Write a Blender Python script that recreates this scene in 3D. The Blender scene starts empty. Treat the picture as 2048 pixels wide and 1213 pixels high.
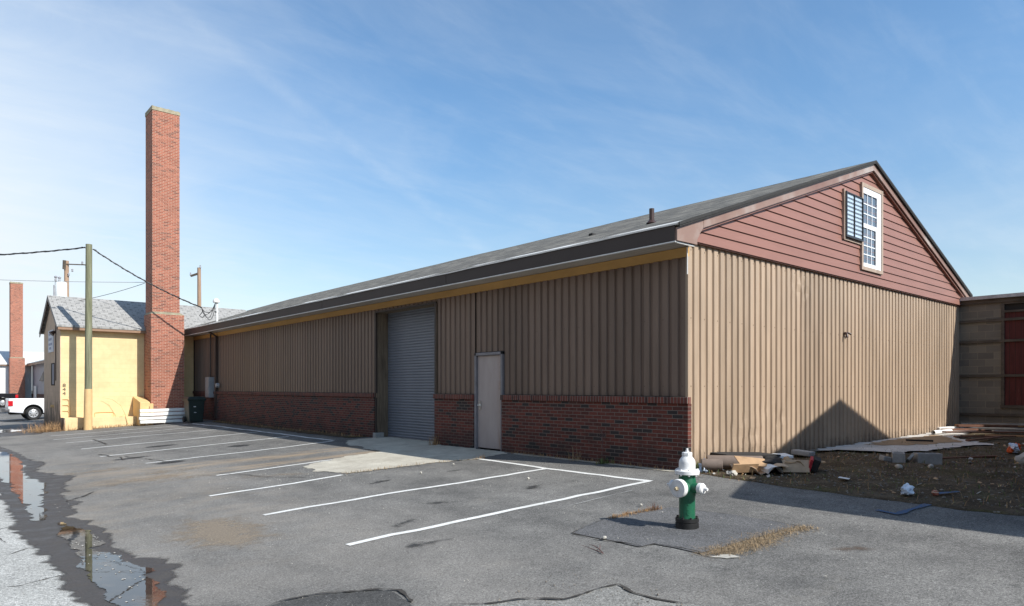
import bpy, bmesh, math, random
from mathutils import Vector, Matrix, noise
random.seed(7)
sc = bpy.context.scene
COL = sc.collection
R = math.radians

# ------------------------------------------------------------------ materials
class NT:
    def __init__(s, name):
        s.m = bpy.data.materials.new(name); s.m.use_nodes = True
        s.t = s.m.node_tree; s.n = s.t.nodes; s.l = s.t.links
        s.b = s.n['Principled BSDF']; s._o = s._p = None
    def link(s, a, b):
        if a is None: return
        if isinstance(a, (int, float)): b.default_value = a
        elif isinstance(a, (tuple, list)):
            b.default_value = tuple(a) + (1,) if (len(a) == 3 and b.type == 'RGBA') else a
        else: s.l.new(a, b)
    def obj(s):
        if not s._o: s._o = s.n.new('ShaderNodeTexCoord').outputs['Object']
        return s._o
    def pos(s):
        if not s._p: s._p = s.n.new('ShaderNodeNewGeometry').outputs['Position']
        return s._p
    def sep(s, v):
        k = s.n.new('ShaderNodeSeparateXYZ'); s.link(v, k.inputs[0]); return k.outputs
    def comb(s, x, y, z=0.):
        k = s.n.new('ShaderNodeCombineXYZ')
        for i, q in enumerate((x, y, z)): s.link(q, k.inputs[i])
        return k.outputs[0]
    def math(s, op, a, b=None, clamp=False):
        k = s.n.new('ShaderNodeMath'); k.operation = op; k.use_clamp = clamp
        s.link(a, k.inputs[0])
        if b is not None: s.link(b, k.inputs[1])
        return k.outputs[0]
    def scale(s, v, sx, sy, sz, off=(0, 0, 0)):
        k = s.n.new('ShaderNodeMapping'); s.link(v, k.inputs['Vector'])
        k.inputs['Scale'].default_value = (sx, sy, sz); k.inputs['Location'].default_value = off
        return k.outputs[0]
    def noise(s, v, scale, detail=4, rough=.6, dist=0., col=False):
        k = s.n.new('ShaderNodeTexNoise'); s.link(v, k.inputs['Vector'])
        k.inputs['Scale'].default_value = scale; k.inputs['Detail'].default_value = detail
        k.inputs['Roughness'].default_value = rough; k.inputs['Distortion'].default_value = dist
        return k.outputs['Color' if col else 'Fac']
    def voro(s, v, scale, out='Distance', feature='F1'):
        k = s.n.new('ShaderNodeTexVoronoi'); k.feature = feature; s.link(v, k.inputs['Vector'])
        k.inputs['Scale'].default_value = scale
        return k.outputs[out]
    def ramp(s, f, *st):
        k = s.n.new('ShaderNodeValToRGB'); s.link(f, k.inputs[0]); e = k.color_ramp.elements
        while len(e) < len(st): e.new(.5)
        for i, (p, c) in enumerate(st):
            e[i].position = p
            e[i].color = (c, c, c, 1) if isinstance(c, (int, float)) else tuple(c) + (1,)
        return k.outputs[0]
    def step(s, f, a, b):
        k = s.n.new('ShaderNodeMapRange'); k.interpolation_type = 'SMOOTHSTEP'; s.link(f, k.inputs[0])
        k.inputs[1].default_value = a; k.inputs[2].default_value = b
        return k.outputs[0]
    def mix(s, f, a, b, mode='MIX'):
        k = s.n.new('ShaderNodeMix'); k.data_type = 'RGBA'; k.blend_type = mode
        s.link(f, k.inputs[0]); s.link(a, k.inputs[6]); s.link(b, k.inputs[7])
        return k.outputs[2]
    def bump(s, h, strength=.3, dist=.01):
        k = s.n.new('ShaderNodeBump'); k.inputs['Strength'].default_value = strength
        k.inputs['Distance'].default_value = dist; s.link(h, k.inputs['Height'])
        s.l.new(k.outputs[0], s.b.inputs['Normal'])
    def brick(s, v, w, h, mortar, off=.5, smooth=.1):
        k = s.n.new('ShaderNodeTexBrick'); s.link(v, k.inputs['Vector'])
        k.inputs['Color1'].default_value = (0, 0, 0, 1); k.inputs['Color2'].default_value = (1, 1, 1, 1)
        k.inputs['Scale'].default_value = 1; k.inputs['Mortar Size'].default_value = mortar
        k.inputs['Mortar Smooth'].default_value = smooth
        k.inputs['Brick Width'].default_value = w; k.inputs['Row Height'].default_value = h; k.offset = off
        return k.outputs['Color'], k.outputs['Fac']
    def out(s, col=None, rough=None, metal=None, spec=None):
        if col is not None: s.link(col, s.b.inputs['Base Color'])
        if rough is not None: s.link(rough, s.b.inputs['Roughness'])
        if metal is not None: s.link(metal, s.b.inputs['Metallic'])
        if spec is not None: s.b.inputs['Specular IOR Level'].default_value = spec
        return s.m

def simple(name, col, rough=.6, var=.15, scale=6., metal=0., bump=0., spec=.5, sz=(1, 1, 1)):
    t = NT(name)
    v = t.scale(t.obj(), *sz)
    f = t.noise(v, scale, 5, .65)
    lo = tuple(c * (1 - var) for c in col); hi = tuple(min(1, c * (1 + var)) for c in col)
    c = t.ramp(f, (.3, lo), (.7, hi))
    if bump: t.bump(t.noise(v, scale * 6, 4, .6), bump, .01)
    return t.out(c, rough, metal, spec)

def wallv(t):   # 2-D coordinates on any axis-aligned upright wall
    x, y, z = t.sep(t.pos())[:3]
    return t.comb(t.math('ADD', x, y), z)

def m_brick(name, c_lo, c_hi, c_dark, dark_at=.9, mortar=(.36, .33, .29), stain=0., w=.213, h=.0677, mort=.0055):
    t = NT(name); v = wallv(t)
    wob = t.mix(.004, v, t.noise(t.pos(), 3., 2, .5, col=True), 'ADD')
    tint, fac = t.brick(wob, w, h, mort)
    f = t.sep(tint)[0]
    c = t.ramp(f, (0., c_lo), (dark_at - .12, c_hi), (dark_at, c_dark), (1., c_dark))
    n = t.noise(t.pos(), 26., 4, .7)
    c = t.mix(1., c, t.ramp(n, (.25, .72), (.75, 1.25)), 'MULTIPLY')
    big = t.noise(t.pos(), .9, 4, .6)
    c = t.mix(1., c, t.ramp(big, (.3, .86), (.7, 1.12)), 'MULTIPLY')
    mo = t.mix(t.noise(t.pos(), 5.), tuple(q * .75 for q in mortar), tuple(q * 1.15 for q in mortar))
    c = t.mix(fac, c, mo)
    if stain:
        z = t.sep(t.pos())[2]
        m = t.math('SUBTRACT', t.noise(t.scale(t.pos(), 1, 1, 1.4), 1.7, 6, .7), t.math('MULTIPLY', z, .42))
        m = t.math('MULTIPLY', t.step(m, .28, .56), t.math('ADD', t.math('MULTIPLY', f, .5), .5))
        c = t.mix(t.math('MULTIPLY', m, stain), c, (.018, .016, .014))
    t.bump(t.math('ADD', t.math('MULTIPLY', fac, -1.), t.math('MULTIPLY', n, .35)), .7, .006)
    return t.out(c, .9)

def m_panel(name, col, axis):   # painted ribbed metal: chalking streaks, screws, scuffs
    t = NT(name); p = t.pos(); x, y, z = t.sep(p)[:3]
    hcoord = y if axis == 'Y' else x
    f = t.noise(t.scale(p, 3.2, 3.2, .35), 1.6, 5, .62)
    c = t.ramp(f, (.28, tuple(q * .84 for q in col)), (.72, tuple(q * 1.13 for q in col)))
    sheet = t.math('FLOOR', t.math('DIVIDE', hcoord, 1.0))
    wn = t.n.new('ShaderNodeTexWhiteNoise'); wn.noise_dimensions = '1D'; t.link(sheet, wn.inputs['W'])
    c = t.mix(1., c, t.ramp(wn.outputs['Value'], (0., .88), (1., 1.1)), 'MULTIPLY')
    # chalky pale scuffs
    sc1 = t.noise(t.scale(p, 5., 5., 1.1), 2.4, 6, .72)
    low = t.step(z, 1.5, .1)
    c = t.mix(t.math('MULTIPLY', t.step(sc1, .66, .74), t.math('ADD', t.math('MULTIPLY', low, .5), .12)), c, (.62, .56, .48))
    # rust runs
    r1 = t.step(t.noise(t.scale(p, 9., 9., .5), 1.5, 4, .6), .7, .78)
    c = t.mix(t.math('MULTIPLY', r1, .45), c, (.13, .07, .04))
    # mud splashed up the foot of the sheets, and the dark lap where one sheet covers the next
    sp = t.math('SUBTRACT', t.noise(t.scale(p, 4., 4., 1.6), 1.6, 6, .72), t.math('MULTIPLY', z, .8))
    c = t.mix(t.math('MULTIPLY', t.step(sp, .2, .5), .6), c, (.13, .1, .075))
    lapf = t.math('FRACT', t.math('ADD', t.math('DIVIDE', hcoord, 1.0), .06))
    c = t.mix(t.math('MULTIPLY', t.math('LESS_THAN', lapf, .012), .7), c, (.06, .045, .035))
    # screw heads in rows up the sheet
    hx = t.math('ABSOLUTE', t.math('SUBTRACT', t.math('FRACT', t.math('DIVIDE', hcoord, .4)), .25))
    zz = t.math('ABSOLUTE', t.math('SUBTRACT', t.math('FRACT', t.math('DIVIDE', t.math('ADD', z, .3), 1.15)), .5))
    d = t.math('ADD', t.math('POWER', t.math('MULTIPLY', hx, .4), 2.), t.math('POWER', t.math('MULTIPLY', zz, 1.15), 2.))
    c = t.mix(t.math('LESS_THAN', d, .012 ** 2), c, (.12, .08, .055))
    t.bump(t.noise(t.scale(p, 4., 4., 1.), 1.3, 3, .5), .12, .05)
    return t.out(c, t.ramp(f, (.3, .42), (.7, .58)), None, .4)

def m_shingle(name, cols, axis, spots=0., pv=.2):
    t = NT(name); p = t.pos(); x, y, z = t.sep(p)[:3]
    v = t.comb(y, x) if axis == 'Y' else t.comb(x, y)
    tint, fac = t.brick(v, .33, .14, .006, .5)
    f = t.sep(tint)[0]
    c = t.ramp(f, (0., cols[0]), (.5, cols[1]), (1., cols[2]))
    pl = t.noise(t.scale(p, 1.6, .45, .5) if axis == 'Y' else t.scale(p, .6, .6, .6), 1.5, 5, .7)
    c = t.mix(1., c, t.ramp(pl, (.3, 1 - pv), (.7, 1 + pv)), 'MULTIPLY')
    gr = t.noise(p, 160., 2, .6)
    c = t.mix(1., c, t.ramp(gr, (.3, .75), (.7, 1.25)), 'MULTIPLY')
    if spots:
        a, b = (t.math('DIVIDE', y if axis == 'Y' else x, .46), t.math('DIVIDE', x if axis == 'Y' else y, .26))
        row = t.math('FLOOR', b)
        a = t.math('ADD', a, t.math('MULTIPLY', t.math('FRACT', t.math('MULTIPLY', row, .5)), 1.))
        da = t.math('ABSOLUTE', t.math('SUBTRACT', t.math('FRACT', a), .5)); db = t.math('ABSOLUTE', t.math('SUBTRACT', t.math('FRACT', b), .5))
        k = t.math('MULTIPLY', t.math('LESS_THAN', da, .13), t.math('LESS_THAN', db, .2))
        c = t.mix(t.math('MULTIPLY', k, spots), c, (.07, .07, .07))
    c = t.mix(t.math('MULTIPLY', fac, .75), c, (.05, .05, .05))
    t.bump(t.math('ADD', t.math('MULTIPLY', fac, -1.), t.math('MULTIPLY', f, .5)), .8, .012)
    return t.out(c, .95)

def m_asphalt(name, lo, hi, sand=True, tracks=True, agg=1.0, patchy=1.):
    t = NT(name); p = t.pos(); x, y, z = t.sep(p)[:3]
    big = t.noise(t.scale(p, 1.4, .8, 0), .55, 5, .6, .3)
    med = t.noise(t.scale(p, 1., 1., 0), 2.6, 6, .68)
    f = t.math('ADD', t.math('MULTIPLY', big, .6), t.math('MULTIPLY', med, .4))
    c = t.ramp(f, (.5 - .17 * patchy, lo), (.5 + .14 * patchy, hi))
    g1 = t.noise(p, 60., 4, .8); g2 = t.noise(p, 190., 2, .7); g3 = t.noise(p, 22., 3, .7)
    c = t.mix(agg, c, t.ramp(g1, (.36, .5), (.5, 1.), (.64, 1.6)), 'MULTIPLY')
    c = t.mix(agg, c, t.ramp(g2, (.36, .55), (.64, 1.5)), 'MULTIPLY')
    c = t.mix(agg * .7, c, t.ramp(g3, (.36, .78), (.64, 1.22)), 'MULTIPLY')
    # pale stone chips showing in the worn surface, at two sizes
    vd = t.voro(p, 38., 'Distance'); vc = t.sep(t.voro(p, 38., 'Color'))
    c = t.mix(t.math('MULTIPLY', t.math('MULTIPLY', t.math('LESS_THAN', vd, .2), t.math('GREATER_THAN', vc[0], .86)), .55), c, (.42, .41, .38))
    vd2 = t.voro(p, 14., 'Distance'); vc2 = t.sep(t.voro(p, 14., 'Color'))
    c = t.mix(t.math('MULTIPLY', t.math('LESS_THAN', vd2, .13), t.math('GREATER_THAN', vc2[0], .9)), c, (.03, .03, .03))
    # oil drips and damp marks
    oil = t.step(t.noise(t.scale(p, 1.6, .9, 0, (3, 1, 0)), 1.5, 5, .62), .66, .75)
    c = t.mix(t.math('MULTIPLY', oil, .42), c, (.035, .035, .036))
    if sand:
        n1 = t.noise(t.scale(p, .8, 1.2, 0), 1.3, 6, .7, .4)
        # sand washed out towards the gutter and carried along the two wheel tracks to the shutter
        sx = t.math('MULTIPLY', t.math('MULTIPLY', t.step(x, -4.6, -7.0), t.step(y, -2., 4.)), t.math('SUBTRACT', 1., t.step(y, 10., 16.)))
        c = t.mix(t.math('MULTIPLY', t.math('MULTIPLY', sx, t.step(n1, .42, .7)), .55), c, (.27, .225, .17))
        if tracks:
            tr = 0
            for yy, ww in ((8.65, .5), (7.35, .42)):
                d = t.math('ABSOLUTE', t.math('SUBTRACT', t.math('ADD', y, t.math('MULTIPLY', x, .06)), yy - .2))
                k = t.math('SUBTRACT', 1., t.step(d, ww * .25, ww * 1.25))
                tr = k if tr == 0 else t.math('MAXIMUM', tr, k)
            tr = t.math('MULTIPLY', tr, t.math('MULTIPLY', t.step(x, -8.2, -6.6), t.step(x, -.9, -1.8)))
            tr = t.math('MULTIPLY', tr, t.step(t.noise(t.scale(p, .6, 3.0, 0), 1.2, 6, .7), .34, .62))
            c = t.mix(t.math('MULTIPLY', tr, .72), c, (.33, .25, .165))
        pale = t.step(t.noise(t.scale(p, .8, .8, 0, (7, 3, 0)), .9, 6, .66), .58, .72)
        c = t.mix(t.math('MULTIPLY', pale, .3), c, (.27, .25, .215))
    if sand:   # worn, dusty outer half of the lot, towards the street
        dst = t.math('MULTIPLY', t.step(x, -3.6, -6.2), t.step(t.noise(t.scale(p, .7, .5, 0, (1, 8, 0)), .8, 6, .65), .28, .62))
        c = t.mix(t.math('MULTIPLY', dst, .42), c, t.mix(1., (.27, .252, .225), t.ramp(g1, (.36, .62), (.64, 1.4)), 'MULTIPLY'))
    h = t.math('ADD', g1, t.math('MULTIPLY', g2, .6))
    t.bump(h, .55, .006)
    return t.out(c, .92, None, .3)

def m_concrete(name, lo, hi, rust=0.):
    t = NT(name); p = t.pos()
    f = t.noise(p, 1.6, 7, .7, .4)
    c = t.ramp(f, (.3, lo), (.7, hi))
    g = t.noise(p, 70., 3, .7)
    c = t.mix(1., c, t.ramp(g, (.3, .72), (.7, 1.22)), 'MULTIPLY')
    st = t.step(t.noise(t.scale(p, .5, 1.5, 1, (2, 5, 0)), 1.3, 6, .7), .56, .7)
    c = t.mix(t.math('MULTIPLY', st, .5), c, (.3, .23, .15))
    dk = t.step(t.noise(t.scale(p, 1., 1., 1, (9, 2, 0)), 2.2, 6, .7), .62, .7)
    c = t.mix(t.math('MULTIPLY', dk, .4), c, (.12, .11, .1))
    t.bump(g, .5, .006)
    return t.out(c, .9)

def m_block(name, lo, hi, mort, w=.406, h=.203, mvis=1., msize=.006, stain=0., bricktint=1.):
    t = NT(name); v = wallv(t)
    tint, fac = t.brick(v, w, h, msize)
    f = t.math('MULTIPLY', t.sep(tint)[0], bricktint)
    c = t.ramp(f, (0., lo), (1., hi))
    n = t.noise(t.pos(), 1.4, 6, .65)
    c = t.mix(1., c, t.ramp(n, (.3, .86), (.7, 1.1)), 'MULTIPLY')
    c = t.mix(t.math('MULTIPLY', fac, mvis), c, mort)
    if stain:
        z = t.sep(t.pos())[2]
        m = t.step(t.math('SUBTRACT', t.noise(t.scale(t.pos(), 3, 3, .8), 1.5, 6, .7), t.math('MULTIPLY', z, .22)), .33, .5)
        c = t.mix(t.math('MULTIPLY', m, stain), c, (.09, .075, .055))
    t.bump(t.math('ADD', t.math('MULTIPLY', fac, -1.), t.math('MULTIPLY', t.noise(t.pos(), 60., 3, .7), .5)), .5, .006)
    return t.out(c, .88, None, .25)

M = {}
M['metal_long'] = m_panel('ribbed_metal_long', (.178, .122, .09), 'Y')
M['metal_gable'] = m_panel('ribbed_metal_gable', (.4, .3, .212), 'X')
M['siding'] = simple('lap_siding', (.262, .122, .09), .5, .09, 1.3, sz=(.5, 1, 3))
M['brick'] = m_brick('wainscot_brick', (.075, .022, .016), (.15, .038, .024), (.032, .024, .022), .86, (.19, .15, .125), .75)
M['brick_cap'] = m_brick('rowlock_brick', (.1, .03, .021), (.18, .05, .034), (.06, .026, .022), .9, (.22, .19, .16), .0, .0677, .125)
M['chimney'] = m_brick('chimney_brick', (.25, .075, .046), (.36, .122, .075), (.17, .06, .042), .92, (.54, .40, .30), 0.)
M['fascia'] = simple('fascia_metal', (.04, .028, .024), .6, .12, 1.2, sz=(1, .4, 1))
def m_rake():
    t = NT('rake_faded_metal'); p = t.pos()
    f = t.noise(t.scale(p, .6, .8, .6), 1.3, 4, .55)
    c = t.ramp(f, (.36, (.2, .105, .078)), (.52, (.26, .165, .13)), (.66, (.38, .32, .285)))
    return t.out(c, .5)
M['rake'] = m_rake()
M['frieze'] = simple('ochre_board', (.5, .29, .095), .7, .12, 1.5, sz=(1, .5, 1))
M['white_trim'] = simple('white_trim', (.72, .71, .68), .5, .08, 4)
def m_soffit():
    t = NT('soffit_vinyl'); y = t.sep(t.pos())[1]
    fr = t.math('FRACT', t.math('DIVIDE', y, .1))
    k = t.math('LESS_THAN', fr, .1)
    c = t.mix(k, t.ramp(t.noise(t.pos(), .8), (.3, (.40, .37, .33)), (.7, (.5, .47, .43))), (.18, .16, .14))
    return t.out(c, .6)
M['soffit'] = m_soffit()
M['shingle'] = m_shingle('shingles_weathered', ((.06, .056, .046), (.122, .114, .096), (.22, .205, .17)), 'Y')
M['shingle_ell'] = m_shingle('shingles_grey', ((.30, .295, .28), (.33, .325, .31), (.35, .345, .33)), 'X', .45, .07)
M['dark'] = simple('dark_interior', (.02, .018, .016), .9)
M['black'] = simple('black_paint', (.018, .018, .02), .45)
M['edge_dark'] = simple('shingle_edge', (.028, .027, .026), .9, .3, 20)
M['shutter'] = simple('shutter_slate_paint', (.17, .185, .215), .45, .08, 1., sz=(1, 1, .3))
def m_jamb():
    t = NT('jamb_wood'); f = t.noise(t.scale(t.obj(), 14, 14, .8), 2., 5, .7)
    return t.out(t.ramp(f, (.3, (.09, .066, .045)), (.7, (.24, .18, .12))), .85)
M['jamb'] = m_jamb()
def m_door():
    t = NT('door_paint'); p = t.obj(); x, y, z = t.sep(p)[:3]
    f = t.noise(t.scale(p, 2, 2, .7), 2., 5, .6)
    c = t.ramp(f, (.3, (.36, .30, .275)), (.7, (.42, .36, .335)))
    rs = t.math('MULTIPLY', t.step(y, .2, .02), t.step(t.noise(t.scale(p, 6, 6, 1.5), 1.6, 6, .7), .38, .66))
    c = t.mix(t.math('MULTIPLY', rs, .7), c, (.26, .13, .06))
    return t.out(c, .5)
M['door'] = m_door()
M['steel_frame'] = simple('door_frame_steel', (.2, .19, .2), .5, .2, 5)
M['chrome'] = simple('satin_metal', (.55, .54, .52), .3, .1, 6, metal=1.)
M['galv'] = simple('galvanised_box', (.33, .34, .35), .45, .12, 3, metal=.2)
M['brown_metal'] = simple('brown_downspout', (.05, .035, .028), .5, .15, 3)
M['weathered_wood'] = simple('bare_wood', (.36, .28, .22), .9, .3, 9, sz=(1, 1, .2), bump=.2)
M['pvc_white'] = simple('white_vinyl', (.78, .79, .8), .4, .04, 2)
def m_glass():
    t = NT('window_glass')
    t.b.inputs['Roughness'].default_value = .03
    f = t.noise(t.pos(), 1.5, 2)
    return t.out(t.ramp(f, (.3, (.07, .095, .13)), (.7, (.15, .18, .22))), .04, None, 1.)  # base colour lifted to stand in for sky reflection in the panes
M['glass'] = m_glass()
M['louvre_glass'] = simple('louvre_glass', (.46, .56, .66), .25, .1, 2, spec=.9)  # pale blue of the reflected sky put into the pane colour
M['flood'] = simple('floodlight_brown', (.05, .026, .02), .4)
M['white_metal'] = simple('white_mast', (.72, .72, .7), .4, .08, 6)
M['cable'] = simple('black_cable', (.02, .02, .022), .55)
M['cable_grey'] = simple('grey_cable', (.3, .31, .32), .5)
M['yellow'] = m_block('yellow_painted_block', (.7, .525, .29), (.74, .56, .315), (.62, .45, .235), mvis=.5, msize=.004, stain=.0, bricktint=.6)
M['yellow_end'] = m_block('tan_painted_block', (.62, .47, .34), (.66, .505, .365), (.52, .39, .28), mvis=.45, msize=.004, stain=.75, bricktint=.6)
M['yellow_plain'] = simple('yellow_render', (.68, .47, .22), .85, .12, 3, bump=.3)
M['brown_trim'] = simple('brown_trim', (.26, .155, .095), .6, .15, 3)
M['cap_stone'] = simple('mortar_cap', (.3, .27, .19), .95, .3, 5, bump=.5)
M['grey_block'] = m_block('grey_cinder_block', (.14, .13, .115), (.22, .2, .165), (.3, .26, .2), .406, .203, .8)
M['old_wood'] = simple('old_dark_wood', (.085, .07, .055), .9, .4, 8, sz=(.3, .3, 1), bump=.3)
def m_red():
    t = NT('red_barn_boards'); v = wallv(t); a, b = t.sep(v)[:2]
    fr = t.math('FRACT', t.math('DIVIDE', a, .14)); k = t.math('LESS_THAN', fr, .06)
    f = t.noise(t.scale(t.pos(), 12, 12, .9), 1.3, 5, .7)
    c = t.ramp(f, (.35, (.06, .01, .009)), (.62, (.1, .02, .017)), (.76, (.17, .13, .115)))
    return t.out(t.mix(k, c, (.01, .008, .008)), .85)
M['red_wood'] = m_red()
M['roof_metal'] = simple('roof_edge_metal', (.4, .41, .42), .45, .3, 5, metal=.3)
def m_hyd(name, col, chip, rough, amt):
    t = NT(name); p = t.obj()
    f = t.noise(p, 9., 5, .65); c = t.ramp(f, (.3, tuple(q * .82 for q in col)), (.7, tuple(q * 1.1 for q in col)))
    ch = t.step(t.noise(p, 34., 6, .75), .64, .68); c = t.mix(t.math('MULTIPLY', ch, amt), c, chip)
    rs = t.step(t.noise(t.scale(p, 22, 22, 3), 1.4, 5, .7), .6, .74); c = t.mix(t.math('MULTIPLY', rs, .4 * amt), c, (.22, .11, .06))
    t.bump(t.math('SUBTRACT', t.noise(p, 60., 4, .6), t.math('MULTIPLY', ch, .6)), .15, .004)
    return t.out(c, t.ramp(f, (.3, rough), (.7, rough + .2)))
M['hyd_green'] = m_hyd('hydrant_green', (.012, .115, .058), (.05, .045, .04), .3, .7)
M['hyd_white'] = m_hyd('hydrant_white', (.74, .74, .73), (.3, .24, .2), .4, .5)
M['hyd_black'] = simple('hydrant_black', (.012, .012, .012), .5, .2, 9)
M['brass'] = simple('worn_bolt', (.5, .42, .28), .45, .3, 30)
def m_pole():
    t = NT('treated_pole_wood'); f = t.noise(t.scale(t.obj(), 10, 10, .5), 2., 6, .7)
    c = t.ramp(f, (.3, (.1, .105, .06)), (.7, (.25, .25, .16)))
    return t.out(c, .9)
M['pole_green'] = m_pole()
M['pole_tan'] = simple('pole_paint', (.62, .42, .2), .75, .14, 6, sz=(1, 1, .3))
M['pole_brown'] = simple('aged_pole', (.33, .22, .15), .9, .25, 6, sz=(3, 3, .3))
M['insulator'] = simple('insulator', (.3, .3, .32), .3)
M['transformer'] = simple('transformer_grey', (.7, .73, .74), .4, .06, 2)
def m_line():
    t = NT('line_paint'); p = t.pos()
    n = t.noise(p, 55., 4, .8); m = t.noise(p, 4., 5, .7)
    k = t.math('ADD', t.math('MULTIPLY', n, .6), t.math('MULTIPLY', m, .4))
    c = t.mix(t.step(k, .53, .63), t.ramp(m, (.3, (.55, .55, .52)), (.6, (.78, .78, .75))), (.22, .22, .21))
    return t.out(c, .85)
M['line'] = m_line()
def m_faint():
    t = NT('blue_spray_paint'); p = t.pos(); n = t.noise(p, 40., 5, .8)
    return t.out(t.mix(t.step(n, .42, .62), (.022, .085, .2), (.1, .105, .108)), .9)
M['blue_paint'] = m_faint()
M['line_worn'] = simple('worn_line_paint', (.27, .27, .26), .9, .4, 40)
M['asphalt'] = m_asphalt('lot_asphalt', (.078, .077, .074), (.19, .185, .172))
def m_stain(name, col, op, soft=.16, na=.35):
    t = NT(name); p = t.pos()
    e = t.n.new('ShaderNodeAttribute'); e.attribute_name = 'edge'; e = e.outputs['Fac']
    f = t.noise(p, 6., 6, .75); g_ = t.noise(p, 60., 4, .8)
    k = t.step(t.math('ADD', e, t.math('ADD', t.math('MULTIPLY', t.math('SUBTRACT', f, .55), na), t.math('MULTIPLY', t.math('SUBTRACT', g_, .5), .2))), .0, soft)
    t.out(t.mix(1., col, t.ramp(g_, (.36, .6), (.64, 1.4)), 'MULTIPLY'), .7)
    tr = t.n.new('ShaderNodeBsdfTransparent'); mx = t.n.new('ShaderNodeMixShader')
    t.l.new(t.math('MULTIPLY', k, op), mx.inputs[0]); t.l.new(tr.outputs[0], mx.inputs[1]); t.l.new(t.b.outputs[0], mx.inputs[2])
    t.l.new(mx.outputs[0], t.n['Material Output'].inputs['Surface'])
    return t.m
M['oil'] = m_stain('oil_stain', (.03, .029, .028), .8)
M['rusty_stain'] = m_stain('rust_stain', (.12, .085, .06), .7)
M['silt'] = m_stain('dried_silt', (.3, .24, .17), .6, .4, 1.3)
M['asphalt_patch'] = m_asphalt('patch_asphalt', (.08, .081, .084), (.13, .13, .13), False, False)
M['asphalt_dark'] = m_asphalt('broken_asphalt', (.05, .05, .048), (.095, .093, .09), False, False)
M['gravel_asphalt'] = m_asphalt('gravelly_asphalt', (.15, .148, .138), (.25, .245, .225), False, False)
M['road'] = m_asphalt('road_chipseal', (.29, .29, .272), (.44, .44, .415), False, False, 1., .9)
M['crack'] = simple('crack_dirt', (.045, .04, .034), .95, .4, 30)
def m_wet_old():
    t = NT('wet_asphalt'); p = t.pos()
    f = t.noise(p, 3., 6, .7); g = t.noise(p, 80., 3, .7)
    c = t.ramp(f, (.3, (.03, .028, .026)), (.7, (.065, .06, .055)))
    c = t.mix(1., c, t.ramp(g, (.3, .6), (.7, 1.5)), 'MULTIPLY')
    t.bump(g, .35, .004)
    return t.out(c, t.ramp(f, (.35, .42), (.65, .75)), None, .5)
def m_wet():
    t = NT('wet_asphalt'); p = t.pos()
    e = t.n.new('ShaderNodeAttribute'); e.attribute_name = 'edge'; e = e.outputs['Fac']
    f = t.noise(p, 3., 6, .7); g_ = t.noise(p, 60., 4, .8); g2 = t.noise(p, 190., 2, .7)
    w_ = t.math('ADD', e, t.math('ADD', t.math('MULTIPLY', t.math('SUBTRACT', f, .5), .3), t.math('MULTIPLY', t.math('SUBTRACT', g_, .5), .12)))
    k = t.step(w_, .015, .10)
    wet = t.mix(1., t.ramp(f, (.3, (.036, .031, .027)), (.7, (.07, .062, .054))), t.ramp(g_, (.36, .6), (.64, 1.5)), 'MULTIPLY')
    t.bump(g_, .4, .004)
    t.out(wet, t.ramp(f, (.35, .4), (.65, .75)), None, .5)
    tr = t.n.new('ShaderNodeBsdfTransparent'); mx = t.n.new('ShaderNodeMixShader')
    t.l.new(k, mx.inputs[0]); t.l.new(tr.outputs[0], mx.inputs[1]); t.l.new(t.b.outputs[0], mx.inputs[2])
    t.l.new(mx.outputs[0], t.n['Material Output'].inputs['Surface'])
    return t.m
M['wet'] = m_wet()
def m_water():
    t = NT('puddle_water'); p = t.pos()
    e = t.n.new('ShaderNodeAttribute'); e.attribute_name = 'edge'; e = e.outputs['Fac']
    f = t.noise(p, 2.2, 6, .7); g_ = t.noise(p, 24., 5, .75)
    silt = t.step(t.noise(t.scale(p, 1.6, .7, 1), 1.3, 6, .7), .5, .66)
    c = t.mix(silt, t.ramp(f, (.35, (.02, .017, .014)), (.65, (.045, .037, .03))), (.085, .068, .05))
    t.bump(t.noise(p, 7., 2, .5), .02, .01)
    t.out(c, t.mix(t.math('MULTIPLY', silt, t.step(g_, .45, .6)), (.012, .012, .012), (.2, .2, .2)), None, .6)
    w_ = t.math('ADD', e, t.math('ADD', t.math('MULTIPLY', t.math('SUBTRACT', f, .5), .3), t.math('MULTIPLY', t.math('SUBTRACT', g_, .5), .08)))
    k = t.step(w_, .012, .03)
    tr = t.n.new('ShaderNodeBsdfTransparent'); mx = t.n.new('ShaderNodeMixShader')
    t.l.new(k, mx.inputs[0]); t.l.new(tr.outputs[0], mx.inputs[1]); t.l.new(t.b.outputs[0], mx.inputs[2])
    t.l.new(mx.outputs[0], t.n['Material Output'].inputs['Surface'])
    return t.m
M['water'] = m_water()
M['apron'] = m_concrete('apron_concrete', (.36, .33, .27), (.58, .55, .46))
M['sand'] = simple('sandy_dirt', (.27, .19, .115), .97, .25, 5, bump=.3)
M['pad'] = m_concrete('pad_concrete', (.4, .385, .36), (.62, .6, .56))
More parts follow.
